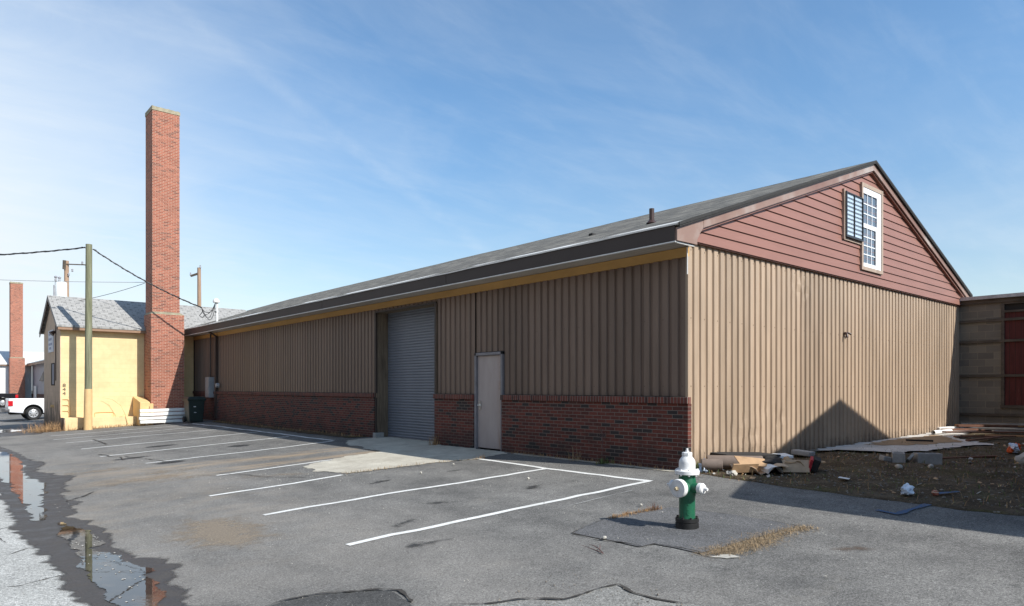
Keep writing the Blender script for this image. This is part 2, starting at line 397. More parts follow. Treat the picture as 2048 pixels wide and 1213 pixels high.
def m_dirt():
    t = NT('dirt_rubble'); p = t.pos()
    f = t.noise(p, 1.8, 7, .7, .4)
    c = t.ramp(f, (.3, (.05, .037, .024)), (.5, (.09, .067, .043)), (.7, (.15, .12, .083)))
    gr = t.step(t.noise(t.scale(p, 1, 1, 1, (5, 3, 1)), 1.1, 6, .7), .5, .66)
    c = t.mix(t.math('MULTIPLY', gr, .6), c, (.085, .08, .03))
    g = t.noise(p, 45., 4, .75)
    c = t.mix(1., c, t.ramp(g, (.3, .45), (.7, 1.6)), 'MULTIPLY')
    vd = t.voro(p, 16., 'Distance'); vc = t.sep(t.voro(p, 16., 'Color'))
    k = t.math('MULTIPLY', t.math('LESS_THAN', vd, .28), t.math('GREATER_THAN', vc[0], .78))
    c = t.mix(t.math('MULTIPLY', k, .8), c, t.ramp(vc[1], (0., (.1, .075, .055)), (1., (.36, .33, .29))))
    t.bump(t.math('ADD', g, f), .9, .03)
    return t.out(c, .97, None, .15)
M['dirt'] = m_dirt()
M['ground'] = simple('far_ground', (.13, .115, .075), .97, .35, .4, bump=.4)
M['dry_grass'] = simple('dry_grass', (.4, .29, .15), .9, .35, 18)
M['straw'] = simple('old_straw', (.3, .22, .13), .95, .6, 45)
M['dry_brown'] = simple('dead_weed', (.33, .2, .095), .9, .4, 14)
M['weed_green'] = simple('weed_green', (.1, .13, .035), .8, .4, 14)
M['weed_red'] = simple('weed_stem', (.13, .07, .06), .9, .3, 20)
M['stone'] = simple('pale_stone', (.45, .43, .38), .95, .3, 6, bump=.4)
M['gravel'] = simple('gravel_chips', (.4, .385, .35), .95, .45, 14)
M['gravel_dark'] = simple('dirty_gravel', (.2, .175, .145), .95, .6, 14)
M['cardboard'] = simple('cardboard', (.42, .27, .15), .9, .25, 4, bump=.2)
M['pale_cardboard'] = simple('cardboard_pale', (.5, .36, .24), .9, .2, 5, bump=.2)  # paler card tone, used on both boxes
M['red_print'] = simple('red_print', (.4, .02, .03), .7, .2, 9)
M['roll'] = simple('brown_roll', (.17, .13, .105), .8, .15, 7)
M['mat'] = simple('black_mat', (.02, .019, .018), .9, .3, 9)
M['foam'] = simple('white_foam', (.72, .75, .76), .8, .08, 6)
M['teal'] = simple('teal_print', (.15, .5, .5), .7, .3, 9)
M['cinder'] = simple('cinder_block', (.33, .325, .31), .95, .15, 9, bump=.5)
M['board_red'] = simple('brown_board', (.14, .065, .04), .9, .35, 6, bump=.2)
M['board_orange'] = simple('orange_board', (.34, .19, .09), .9, .2, 5, bump=.1)
M['board_grey'] = simple('grey_board', (.28, .275, .26), .9, .25, 5, bump=.2)
M['board_white'] = simple('white_board', (.74, .72, .68), .8, .08, 4)
M['bag'] = simple('white_bag', (.6, .68, .78), .5, .25, 12)
M['bag_orange'] = simple('orange_plastic', (.75, .12, .03), .5, .2, 12)
M['paper'] = simple('paper', (.72, .72, .7), .9, .08, 9)
M['wheelstop'] = simple('wheel_stop_paint', (.68, .675, .64), .8, .14, 5, bump=.25)
M['bin'] = simple('bin_green', (.013, .027, .025), .5, .15, 4)
M['truck_white'] = simple('white_body', (.8, .81, .82), .25, .03, 1)
M['truck_black'] = simple('black_body', (.012, .013, .016), .15, .05, 1)
M['tail'] = simple('tail_lens', (.5, .012, .02), .2, .15, 6)
M['tyre'] = simple('tyre_rubber', (.018, .018, .018), .85)
M['rim'] = simple('steel_rim', (.55, .56, .57), .35, .1, 6, metal=.6)
M['bumper'] = simple('bumper_grey', (.09, .09, .095), .4)
M['far_white'] = simple('far_white_wall', (.66, .68, .68), .7, .06, 1)
M['far_grey'] = simple('far_grey_metal', (.3, .3, .34), .6, .08, 1)
M['far_roof'] = simple('far_pale_roof', (.55, .58, .58), .7, .08, 1)
M['sign_white'] = simple('sign_face', (.72, .74, .78), .5, .05, 3)
M['sign_text'] = simple('sign_lettering', (.38, .4, .5), .6)
M['number'] = simple('house_number', (.09, .075, .05), .6)

# ------------------------------------------------------------------ mesh builder
class MB:
    def __init__(s): s.v = []; s.f = []
    def add(s, vs, fs):
        o = len(s.v); s.v += [tuple(q) for q in vs]; s.f += [tuple(i + o for i in f) for f in fs]; return s
    def box(s, x0, x1, y0, y1, z0, z1):
        v = [(x, y, z) for x in (x0, x1) for y in (y0, y1) for z in (z0, z1)]
        return s.add(v, [(0, 1, 3, 2), (4, 6, 7, 5), (0, 4, 5, 1), (2, 3, 7, 6), (0, 2, 6, 4), (1, 5, 7, 3)])
    def obox(s, c, size, rz=0, rx=0, ry=0):
        m = Matrix.Translation(c) @ Matrix.Rotation(rz, 4, 'Z') @ Matrix.Rotation(ry, 4, 'Y') @ Matrix.Rotation(rx, 4, 'X')
        a, b, d = (q / 2 for q in size)
        v = [m @ Vector((x, y, z)) for x in (-a, a) for y in (-b, b) for z in (-d, d)]
        return s.add(v, [(0, 1, 3, 2), (4, 6, 7, 5), (0, 4, 5, 1), (2, 3, 7, 6), (0, 2, 6, 4), (1, 5, 7, 3)])
    def prism(s, poly, a, b, fn):   # poly 2-D, extruded a..b ; fn(p, t) -> 3-D
        n = len(poly)
        s.add([fn(p, a) for p in poly] + [fn(p, b) for p in poly],
              [tuple(range(n))[::-1], tuple(range(n, 2 * n))] + [(i, (i + 1) % n, (i + 1) % n + n, i + n) for i in range(n)])
        return s
    def quad(s, *p): return s.add(p, [tuple(range(len(p)))])
    def tube(s, pts, r, n=8, cap=True):
        pts = [Vector(p) for p in pts]; rs = r if isinstance(r, (list, tuple)) else [r] * len(pts)
        up = None; rings = []
        for i, p in enumerate(pts):
            d = (pts[min(i + 1, len(pts) - 1)] - pts[max(i - 1, 0)]).normalized()
            if up is None:
                up = Vector((0, 0, 1)) if abs(d.z) < .9 else Vector((1, 0, 0))
            a = d.cross(up).normalized(); b = a.cross(d).normalized(); up = b
            rings.append([p + (a * math.cos(2 * math.pi * k / n) + b * math.sin(2 * math.pi * k / n)) * rs[i] for k in range(n)])
        vs = [q for g in rings for q in g]
        fs = [(i * n + k, i * n + (k + 1) % n, (i + 1) * n + (k + 1) % n, (i + 1) * n + k) for i in range(len(pts) - 1) for k in range(n)]
        if cap: fs += [tuple(range(n))[::-1], tuple(range((len(pts) - 1) * n, len(pts) * n))]
        return s.add(vs, fs)
    def lathe(s, prof, n=28, mat=None, cap=True):   # prof (r, h) about Z, placed by mat
        mat = mat or Matrix()
        vs = [mat @ Vector((r * math.cos(2 * math.pi * k / n), r * math.sin(2 * math.pi * k / n), h)) for r, h in prof for k in range(n)]
        fs = [(i * n + k, i * n + (k + 1) % n, (i + 1) * n + (k + 1) % n, (i + 1) * n + k) for i in range(len(prof) - 1) for k in range(n)]
        if cap: fs += [tuple(range(n))[::-1], tuple(range((len(prof) - 1) * n, len(prof) * n))]
        return s.add(vs, fs)
    def build(s, name, mat, parent=None, smooth=False, bevel=0., origin=None, local=False):
        org = Vector((0, 0, 0))
        base = parent['_w'] if parent is not None else (0, 0, 0)
        if local: off = Vector((0, 0, 0))
        else: off = Vector(origin) if origin is not None else Vector(base)
        me = bpy.data.meshes.new(name)
        me.from_pydata([Vector(q) - off for q in s.v], [], s.f); me.update()
        bm = bmesh.new(); bm.from_mesh(me); bmesh.ops.recalc_face_normals(bm, faces=bm.faces)
        if bevel:
            es = [e for e in bm.edges if len(e.link_faces) == 2 and e.calc_face_angle(0) > .6]
            bmesh.ops.bevel(bm, geom=es, offset=bevel, segments=2, profile=.6, affect='EDGES')
        bm.to_mesh(me); bm.free()
        if smooth:
            for p in me.polygons: p.use_smooth = True
            try: me.set_sharp_from_angle(angle=R(38))
            except Exception: pass
        ms = mat if isinstance(mat, list) else [mat]
        for q in ms: me.materials.append(q)
        o = bpy.data.objects.new(name, me); COL.objects.link(o)
        if parent is not None:
            o.parent = parent
            if not local: o.location = off - Vector(base)
            o['_w'] = tuple(off) if not local else (0, 0, 0)
        else:
            o.location = off; o['_w'] = tuple(off)
        return o

def tag(o, label=None, cat=None, group=None, kind=None):
    if label: o['label'] = label
    if cat: o['category'] = cat
    if group: o['group'] = group
    if kind: o['kind'] = kind
    return o
def thing(name, label, cat, loc=(0, 0, 0), rz=0, group=None):
    o = bpy.data.objects.new(name, None); o.empty_display_size = .2; COL.objects.link(o)
    o.location = loc; o.rotation_euler.z = rz; o['_w'] = tuple(loc)
    return tag(o, label, cat, group)
def dup(o, loc=None, rz=None, label=None, parent=None):
    c = o.copy(); COL.objects.link(c)
    if parent is not None: c.parent = parent
    if loc is not None: c.location = loc
    if rz is not None: c.rotation_euler.z = rz
    if label: c['label'] = label
    for ch in [q for q in bpy.data.objects if q.parent == o]: dup(ch, parent=c)
    return c

# ------------------------------------------------------------------ terrain
def g0(X, Y):
    xx = max(-X, 0.)
    if X > 0: z = .008 * min(X, 14.)
    elif xx < 7.7: z = -.048 * xx
    elif xx < 8.65: z = -.048 * 7.7
    else: z = -.048 * 7.7 + .03 * min(xx - 8.65, 5.)
    w = min(1., max(0., xx / 2 + max(0., (Y - 33) / 3)))
    return z - .0125 * min(max(Y - 18, 0.), 28.) * w
def g(X, Y):
    xx = -X
    k = max(0., min(1., (xx - .3) / .8)) * max(0., min(1., (7.5 - xx) / .8)) if xx < 8 else 0
    n = noise.noise((X * .45, Y * .45, 1.3)) * .014 + noise.noise((X * 1.1, Y * 1.1, 5.)) * .005
    return g0(X, Y) + n * k
def frange(*segs):
    out = []
    for a, b, st in segs:
        n = max(1, round((b - a) / st)); out += [a + (b - a) * i / n for i in range(n)]
    return out + [segs[-1][1]]
def sheet(name, xs, ys, mat, fn, dz=0.):
    m = MB(); nx, ny = len(xs), len(ys)
    m.v = [(x, y, fn(x, y) + dz) for x in xs for y in ys]
    m.f = [(i * ny + j, (i + 1) * ny + j, (i + 1) * ny + j + 1, i * ny + j + 1) for i in range(nx - 1) for j in range(ny - 1)]
    return tag(m.build(name, mat, smooth=True), kind='structure')
xs = frange((-8.7, 0., .145)); ys = frange((-14, -5, .6), (-5, 14, .2), (14, 34, .4), (34, 130, 4))
sheet('parking_lot', xs, ys, M['asphalt'], g)
sheet('road', frange((-18, -8.7, .5)), frange((-30, 130, 2)), M['road'], g)
def far(X, Y):
    d = max(abs(X), abs(Y - 20)); return -1.3 - min(1., d / 300) * .5
sheet('ground', [-900, -300, -100, -40, 0, 40, 100, 300, 900], [-900, -300, -100, -40, 0, 40, 100, 300, 900], M['ground'], far)
vs = MB(); vs.quad((-60, -60, -1.2), (-18, -60, -.3), (-18, 130, -.6), (-60, 130, -1.2))
tag(vs.build('verge', M['ground']), kind='structure')
def gd(X, Y):   # dirt yard: a low heap of rubble rising from the asphalt edge
    e = min(1., max(0., (X + .45) / 1.2)); e2 = min(1., max(0, -Y / .5))
    return g0(max(X, 0), Y) * e + .015 + e * e2 * (noise.noise((X * .8, Y * .8, 2)) * .05 + noise.noise((X * 2.6, Y * 2.6, 3)) * .028 + noise.noise((X * 7, Y * 7, 4)) * .014 + .02) - (1 - e) * .02
def dirt_edge(Y): return -.1 - .42 * min(1., max(0., -Y / 3.)) + .1 * noise.noise((Y * 1.3, 0, 9)) + .05 * noise.noise((Y * 4., 0, 3))
m = MB(); xs2 = frange((0, 1, .01)); ys2 = frange((-16, -6.5, .5), (-6.5, .2, .07))
nx, ny = 110, len(ys2)
for i in range(nx):
    for y in ys2:
        t_ = (i / (nx - 1)) ** 1.25; x = dirt_edge(y) + t_ * (14.2 - dirt_edge(y))
        zz = gd(x, y)
        if i == 0: zz = g(x, y) + .003
        m.v.append((x, y, zz))
m.f = [(i * ny + j, (i + 1) * ny + j, (i + 1) * ny + j + 1, i * ny + j + 1) for i in range(nx - 1) for j in range(ny - 1)]
tag(m.build('dirt_yard', M['dirt'], smooth=True), kind='structure')
# asphalt that carries on under the neighbour's side of the lot
def poly_drape(name, pts, mat, dz, fn=g, jag=.0, seg=.12, kind='structure', h=None, edge=False):
    """flat patch lying on the ground: outline resampled, roughened, filled and split fine enough to follow the surface"""
    P = []
    n = len(pts)
    for i in range(n):
        a, b = Vector(pts[i]), Vector(pts[(i + 1) % n]); L = (b - a).length; k = max(1, int(L / seg))
        nn = Vector((-(b - a).y, (b - a).x)).normalized() if L > 0 else Vector((0, 0))
        for j in range(k):
            q = a + (b - a) * j / k
            d = jag * (noise.noise((q.x * 3, q.y * 3, 1)) + .6 * noise.noise((q.x * 9, q.y * 9, 4)) + .4 * noise.noise((q.x * 25, q.y * 25, 7)))
            q = q + nn * d; P.append((q.x, q.y, 0))
    bm = bmesh.new(); vv = [bm.verts.new(p) for p in P]
    f = bm.faces.new(vv); bmesh.ops.triangulate(bm, faces=[f])
    for _ in range(7):
        es = [e for e in bm.edges if e.calc_length() > (.11 if edge else .33)]
        if not es: break
        bmesh.ops.subdivide_edges(bm, edges=es, cuts=1); bmesh.ops.triangulate(bm, faces=[q for q in bm.faces if len(q.verts) > 3])
    for v in bm.verts: v.co.z = (fn(v.co.x, v.co.y) if h is None else h) + dz
    for q in bm.faces:
        if q.normal.z < 0: q.normal_flip()
    me = bpy.data.meshes.new(name); bm.to_mesh(me); bm.free(); me.materials.append(mat)
    if edge:   # metres to the outline, so the shallow margin can dry out raggedly
        at = me.attributes.new('edge', 'FLOAT', 'POINT'); K = [Vector(q) for q in P]
        from mathutils import kdtree
        kd = kdtree.KDTree(len(K) * 3); idx = 0
        for a, b in zip(K, K[1:] + K[:1]):
            for t_ in (0, .33, .66): kd.insert(a + (b - a) * t_, idx); idx += 1
        kd.balance()
        for v in me.vertices: at.data[v.index].value = kd.find((v.co.x, v.co.y, 0))[2]
    for q in me.polygons: q.use_smooth = True
    o = bpy.data.objects.new(name, me); COL.objects.link(o); o['_w'] = (0, 0, 0)
    return tag(o, kind=kind)

# concrete apron at the shutter, landing by the door, strip along the wall
poly_drape('concrete_apron', [(-3.96, 6.35), (-3.4, 6.72), (-2.5, 7.1), (-1.62, 7.2), (-1.4, 9.4), (-.85, 10.4), (.36, 10.27), (.36, 7.42), (-.07, 7.36), (-.07, 4.7), (-.3, 4.42), (-1.03, 4.25), (-1.9, 4.5), (-2.73, 4.62), (-3.42, 4.6), (-3.83, 4.7), (-4.0, 5.4)], M['apron'], .009, jag=.13, seg=.06)
poly_drape('wall_footing_strip', [(-.06, 4.3), (-.24, 4.2), (-.2, 2.), (-.22, .2), (-.06, .02)], M['apron'], .008, jag=.03)
poly_drape('wall_dirt_strip', [(-.07, 23.5), (-.42, 23.3), (-.5, 18), (-.62, 14), (-.5, 10.9), (-.07, 10.6)], M['dirt'], .012, jag=.08)
poly_drape('hydrant_patch', [(-4.3, -1.49), (-3.75, -1.3), (-3.2, -1.36), (-2.53, -1.5), (-2.4, -2.4), (-2.43, -3.14), (-4.11, -2.99), (-4.1, -2.7), (-4.12, -2.43), (-4.29, -2.41), (-4.28, -2.1), (-4.3, -1.8)], M['asphalt_patch'], .010, jag=.012)
poly_drape('broken_asphalt', [(-7.87, -1.34), (-7.51, -1.26), (-7.19, -1.36), (-7.0, -1.45), (-6.84, -1.6), (-6.74, -1.73), (-6.78, -1.95), (-6.83, -2.19), (-6.95, -2.6), (-8.3, -2.2)], M['asphalt_dark'], .004, jag=.035, seg=.05)
poly_drape('road_edge', [(-6.63, -2.4), (-6.13, -2.72), (-5.93, -2.95), (-5.56, -2.98), (-5.36, -3.0), (-5.42, -3.23), (-5.4, -3.47), (-5.3, -3.7), (-5.3, -4.6), (-8.4, -4.2), (-7.4, -2.8)], M['gravel_asphalt'], .004, jag=.03, seg=.05)
poly_drape('concrete_pad', [(4.2, -.05), (14.0, -.05), (14.0, -.7), (11.6, -.8), (9.6, -1.2), (8.3, -2.25), (7.39, -1.9), (6.6, -1.75), (5.7, -1.8), (4.9, -1.35), (4.9, -.75)], M['pad'], .075, fn=g0, jag=.16)
poly_drape('sand_patch', [(6.2, -.35), (8.2, -.25), (10.4, -.5), (9.6, -1.05), (8.5, -1.6), (7.2, -1.2), (6.4, -.8)], M['sand'], .082, fn=g0, jag=.2)
poly_drape('concrete_strip', [(9.3, -2.75), (11.6, -2.35), (14, -3.0), (14, -3.35), (11.5, -2.75), (9.4, -3.0)], M['pad'], .085, fn=g0, jag=.12)
def strip(pts, w, jag=.25):
    L = []; Rr = []
    n = len(pts)
    for i, p in enumerate(pts):
        p = Vector(p); d = (Vector(pts[min(i + 1, n - 1)]) - Vector(pts[max(i - 1, 0)])).normalized(); nn = Vector((-d.y, d.x))
        k = w / 2 * (1 + jag * random.uniform(-1, 1)); L.append(tuple(p + nn * k)); Rr.append(tuple(p - nn * k))
    return L + Rr[::-1]
def subdiv(pts, st=.25, wob=.02):
    out = []
    for a, b in zip(pts, pts[1:]):
        a, b = Vector(a), Vector(b); k = max(1, int((b - a).length / st))
        for j in range(k):
            q = a + (b - a) * j / k; out.append((q.x + wob * noise.noise((q.x * 2, q.y * 2, 3)), q.y + wob * noise.noise((q.x * 2, q.y * 2, 8))))
    return out + [tuple(pts[-1])]
# painted stall lines
LINES = [[(-6.28, 0.02), (-1.18, -.1)], [(-6.25, 2.35), (-1.19, 2.18)], [(-6.29, 4.5), (-5.2, 4.46), (-3.95, 4.62)], [(-5.48, 6.72), (-1.75, 6.95)],
         [(-5.92, 10.06), (-1.2, 10.55)], [(-6.31, 12.7), (-1.3, 13.2)], [(-6.3, 15.42), (-1.3, 15.7)], [(-6.29, 18.15), (-1.25, 18.6)], [(-6.3, 20.6), (-1.2, 21.0)], [(-6.1, 22.9), (-1.3, 23.3)],
         [(-1.08, 4.42), (-1.18, 2.2), (-1.15, -.14)], [(-1.1, 23.4), (-1.15, 18), (-1.1, 10.7)]]
for L in LINES:
    P = subdiv(L, .3, .05)
    poly_drape('parking_line', strip(P, .1, .05), M['line'], .0065, seg=.3, jag=.004)
poly_drape('parking_line', strip(subdiv([(-3.6, -.42), (-1.9, -.38)], .3), .022, .7), M['line_worn'], .0055, seg=.3)
CR = [([(-4.3, -1.49), (-4.3, -1.8), (-4.28, -2.1), (-4.29, -2.41), (-4.12, -2.43), (-4.1, -2.7), (-4.11, -2.99)], .022), ([(-4.3, -1.49), (-3.75, -1.3), (-3.2, -1.36), (-2.53, -1.5)], .018),
      ([(-2.53, -1.5), (-2.4, -2.4), (-2.43, -3.14)], .012), ([(-5.47, 18.7), (-5.53, 16.2)], .09), ([(-6.28, 13.3), (-6.0, 11.9), (-6.1, 11.3)], .07), ([(-5.9, 12.2), (-5.6, 10.6), (-5.5, 9.6)], .05),
      ([(-5.3, 7.0), (-4.9, 5.6), (-4.5, 4.9)], .035), ([(-6.63, -2.4), (-6.13, -2.72), (-5.93, -2.95), (-5.56, -2.98), (-5.36, -3.0), (-5.42, -3.23), (-5.4, -3.47), (-5.3, -3.7)], .045),
      ([(-7.9, -1.34), (-7.51, -1.24), (-7.19, -1.34), (-6.84, -1.58), (-6.72, -1.73), (-6.78, -2.1)], .05), ([(-7.5, 6.6), (-8.0, 5.8)], .05), ([(-6.2, 12.3), (-4.8, 12.6)], .03)]
for P, w in CR: poly_drape('asphalt_crack', strip(subdiv(P, .06, .09), w * .5, .85), M['crack'], .0135, seg=.2)
for P, w in [([(-9.0, 6.4), (-9.6, 5.2), (-10.5, 4.9)], .02), ([(-8.8, 4.1), (-9.3, 3.4), (-9.9, 3.3)], .02), ([(-8.75, 2.6), (-9.0, 2.2), (-9.5, 2.1)], .016), ([(-8.7, .9), (-9.1, .7), (-9.6, .9)], .02), ([(-9.1, 3.5), (-9.0, 2.9)], .015)]:
    poly_drape('asphalt_crack', strip(subdiv(P, .05, .09), w * .55, .85), M['crack'], .004, seg=.2)
poly_drape('blue_mark', strip(subdiv([(-1.18, -3.45), (-1.25, -3.7), (-.9, -3.74), (-.42, -3.8)], .1), .075, .4), M['blue_paint'], .012, jag=.02)
poly_drape('blue_mark', strip(subdiv([(.1, -3.7), (.45, -3.85)], .1), .06, .4), M['blue_paint'], .03, fn=gd, jag=.02)
# oil drips, a rusty mark and dried silt on the asphalt
def blob(x, y, rx, ry, a=0., n=16):
    return [(x + rx * math.cos(a) * math.cos(k * 2 * math.pi / n) - ry * math.sin(a) * math.sin(k * 2 * math.pi / n), y + rx * math.sin(a) * math.cos(k * 2 * math.pi / n) + ry * math.cos(a) * math.sin(k * 2 * math.pi / n)) for k in range(n)]
for x, y, rx, ry, a, mt in ((-5.5, 9.75, .4, .3, .3, 'oil'), (-3.9, 3.4, .3, .16, .2, 'oil'), (-4.3, 1.1, .24, .13, -.4, 'oil'), (-2.6, 1.0, .3, .13, .3, 'oil'), (-5.3, .4, .35, .12, .5, 'oil'), (-5.9, 11.6, .5, .25, .2, 'oil'), (-3.2, 12.0, .4, .3, 0, 'oil'), (-2.4, 3.3, .25, .12, 0, 'oil'), (-4.6, 14.1, .5, .3, .2, 'oil'), (-5.6, -.6, .3, .14, -.3, 'oil'), (-1.9, .9, .2, .1, .1, 'oil'),
                            (-3.0, -3.95, .22, .12, -.8, 'rusty_stain'), (-6.5, 7.4, 1.0, .5, .2, 'silt'), (-6.9, 9.6, .8, .5, .1, 'silt'), (-5.7, 6.9, .8, .35, .1, 'silt'), (-6.0, 8.2, 1.1, .4, .1, 'silt'), (-4.7, 5.7, .9, .35, -.6, 'silt'), (-7.0, 1.8, .7, 1.2, .0, 'silt')):
    poly_drape('stain', blob(x, y, rx, ry, a), M[mt], .0045, jag=.06 if mt != 'silt' else .22, seg=.08, edge=True)
# wet gutter and puddles
WET = [(-8.75, 19.4), (-7.82, 19.3), (-7.66, 16.8), (-7.6, 14.0), (-7.42, 12.7), (-7.82, 10.7), (-7.3, 9.2), (-7.66, 8.2), (-7.8, 7.0), (-7.95, 6.14), (-7.75, 5.7), (-7.98, 5.3), (-8.0, 4.5), (-8.2, 4.35), (-8.0, 3.8), (-7.93, 2.9), (-8.05, 2.1), (-8.05, 1.5), (-7.85, 1.0), (-7.75, .5), (-7.95, .05), (-7.9, -.33), (-8.05, -.52), (-7.95, -1.0), (-8.3, -2.2), (-8.78, -2.2),
       (-8.76, -.4), (-8.86, .3), (-8.78, 1.2), (-8.84, 2.4), (-8.92, 3.8), (-8.84, 5.), (-8.78, 7.2), (-8.86, 9.5), (-8.95, 12.)]
poly_drape('wet_asphalt', WET, M['wet'], .003, jag=.09, seg=.06, edge=True)
P1 = [(-8.06, 17.2), (-7.86, 16.32), (-7.86, 14.74), (-7.87, 13.34), (-7.93, 11.85), (-8.08, 10.8), (-8.1, 9.75), (-7.96, 8.57), (-8.1, 7.17), (-8.25, 6.4), (-8.36, 4.93), (-8.45, 4.28), (-8.55, 3.31), (-8.6, 3.55), (-8.6, 4.21), (-8.55, 5.93), (-8.52, 8.31), (-8.55, 9.85), (-8.6, 13.), (-8.5, 17.)]
P2 = [(-8.36, 3.98), (-8.18, 3.49), (-8.12, 2.81), (-8.18, 2.27), (-8.27, 1.88), (-8.17, 1.36), (-8.1, .93), (-8.05, .58), (-8.12, .1), (-8.14, -.32), (-8.2, -.75), (-8.3, -1.6), (-8.56, -1.6), (-8.58, -.42), (-8.57, .15), (-8.53, 1.76), (-8.48, 2.86)]
poly_drape('puddle', P1, M['water'], .008, h=-.048 * 7.7, jag=.09, seg=.06, edge=True)
poly_drape('puddle', P2, M['water'], .008, h=-.048 * 7.7, jag=.09, seg=.05, edge=True)
poly_drape('wet_asphalt', [(-6.6, 33), (-5.9, 31.5), (-5.6, 27.5), (-6.1, 24.9), (-7.4, 25.2), (-8.6, 25.8), (-8.6, 34)], M['wet'], .004, jag=.12, edge=True)
poly_drape('puddle', [(-6.7, 31.5), (-6.2, 29.6), (-6.6, 28.6), (-7.9, 29), (-8.2, 31)], M['water'], .012, h=None, jag=.12, edge=True)

# bits floating on the puddles
rnd = random.Random(12); m = MB()
for _ in range(70):
    if rnd.random() < .65: x, y = rnd.uniform(-8.5, -8.15), rnd.uniform(-.7, 2.6)
    else: x, y = rnd.uniform(-8.5, -8.0), rnd.uniform(4., 13.)
    r_ = rnd.uniform(.006, .016); z = -.048 * 7.7 + .0095; n = 7; a0 = rnd.random()
    m.add([(x + r_ * math.cos(a0 + k * 6.283 / n) * rnd.uniform(.6, 1.2), y + r_ * math.sin(a0 + k * 6.283 / n) * rnd.uniform(.6, 1.3), z + (.004 if k % 2 else 0)) for k in range(n)], [tuple(range(n))])
tag(m.build('floating_litter', M['gravel']), 'pale leaf bits floating on the gutter puddles', 'litter', kind='stuff')

# ------------------------------------------------------------------ ribbed panels
PR = [(0., 0.), (.115, 0.), (.13, .034), (.185, .034), (.2, 0.)]   # one 0.2 m pitch: broad face, valley
def ribbed(mb, axis, fixed, a0, a1, z0, z1, dent=None, dz=None, sign=1):
    """sheet along axis ('Y' on plane X=fixed, 'X' on plane Y=fixed); depth goes inwards by sign"""
    pts = []
    k = math.floor(a0 / .2)
    while k * .2 < a1:
        for u, d in PR[:-1]: pts.append((k * .2 + u, d))
        k += 1
    pts.append((k * .2, 0.))
    P = [(min(max(u, a0), a1), d) for u, d in pts if a0 - .0001 <= u <= a1 + .0001]
    if P[0][0] > a0: P.insert(0, (a0, P[0][1]))
    if P[-1][0] < a1: P.append((a1, P[-1][1]))
    nz = max(1, round((z1 - z0) / dz)) if dz else 1
    o = len(mb.v); n = len(P)
    for j in range(nz + 1):
        z = z0 + (z1 - z0) * j / nz
        for u, d in P:
            e = dent(u, z) if dent else 0.
            uu = u + (dent(u + 31.7, z) * .35 if dent else 0.)
            q = fixed + sign * (d + e)
            mb.v.append((q, uu, z) if axis == 'Y' else (uu, q, z))
    for j in range(nz):
        for i in range(n - 1):
            mb.f.append((o + j * n + i, o + j * n + i + 1, o + (j + 1) * n + i + 1, o + (j + 1) * n + i))

# ------------------------------------------------------------------ main building
W1, AP, EL, ER = 13.85, 7.2, (-.5, 4.06), (14.3, 4.2)      # right wall, ridge X, eaves
APZ = 6.72; LEN = 33.
def roof_z(x):
    return EL[1] + (APZ - EL[1]) * (x - EL[0]) / (AP - EL[0]) if x < AP else ER[1] + (APZ - ER[1]) * (ER[0] - x) / (ER[0] - AP)
def dent(u, z):
    k = max(0., 1 - z / 1.4) * max(0., 1 - abs(u - 2.3) / 2.6)
    k2 = math.exp(-((u - 4.0) / .35) ** 2 - ((z - 3.5) / .35) ** 2)
    k3 = math.exp(-((u - 3.05) / .2) ** 2 - ((z - .7) / .4) ** 2)
    n1 = noise.noise((u * 3.1, z * 3.3, 5.)); n2 = noise.noise((u * 9., z * 7., 2.))
    return .06 * k * (n1 * .45 + n2 * .75 * max(0., n1 + .35)) + .04 * k2 * n2 + .05 * k3 * abs(n2) + .0025 * noise.noise((u * .8, z * .5, 0))

wh = thing('brown_warehouse', 'long brown ribbed metal warehouse with brick base and pinkish brown gable', 'warehouse', (0, 0, 0))
# core walls
m = MB()
m.box(.42, 13.8, .06, LEN - .05, -.5, 3.7)
m.box(.06, .42, .06, 4.8, -.5, 3.75); m.box(.06, .45, 5.76, 7.27, -.5, 3.75); m.box(.06, .45, 10.43, LEN - .05, -.5, 3.75)
m.box(.06, .42, 4.8, 5.76, 2.18, 3.75); m.box(.06, .45, 7.27, 10.43, 3.61, 3.75); m.box(.2, .42, 4.8, 5.76, -.5, 2.18)
m.prism([(.1, 3.7), (13.75, 3.7), (13.75, 4.2), (AP, 6.55), (.1, 4.05)], .08, LEN - .06, lambda p, t: (p[0], t, p[1]))
m.build('inner_wall', M['dark'], wh)
# ribbed metal
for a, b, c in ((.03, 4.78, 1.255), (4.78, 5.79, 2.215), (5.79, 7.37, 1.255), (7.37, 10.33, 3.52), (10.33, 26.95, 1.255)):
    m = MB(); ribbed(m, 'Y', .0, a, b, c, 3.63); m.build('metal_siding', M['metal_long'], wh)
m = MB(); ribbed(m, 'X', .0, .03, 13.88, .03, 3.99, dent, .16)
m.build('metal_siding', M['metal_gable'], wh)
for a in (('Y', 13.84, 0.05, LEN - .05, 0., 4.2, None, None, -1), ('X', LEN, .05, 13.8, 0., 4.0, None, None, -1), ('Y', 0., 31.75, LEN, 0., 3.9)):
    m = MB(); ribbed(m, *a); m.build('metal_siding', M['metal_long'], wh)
m = MB(); m.box(-.016, .055, -.02, .03, .02, 3.6); m.build('corner_trim', M['metal_gable'], wh)
m = MB(); m.box(-.034, -.02, -.022, -.006, 3.3, 3.75); m.build('corner_trim', M['white_trim'], wh)
m = MB(); m.box(0., 13.84, -.012, .02, -.02, .045); m.build('base_flashing', M['board_grey'], wh)
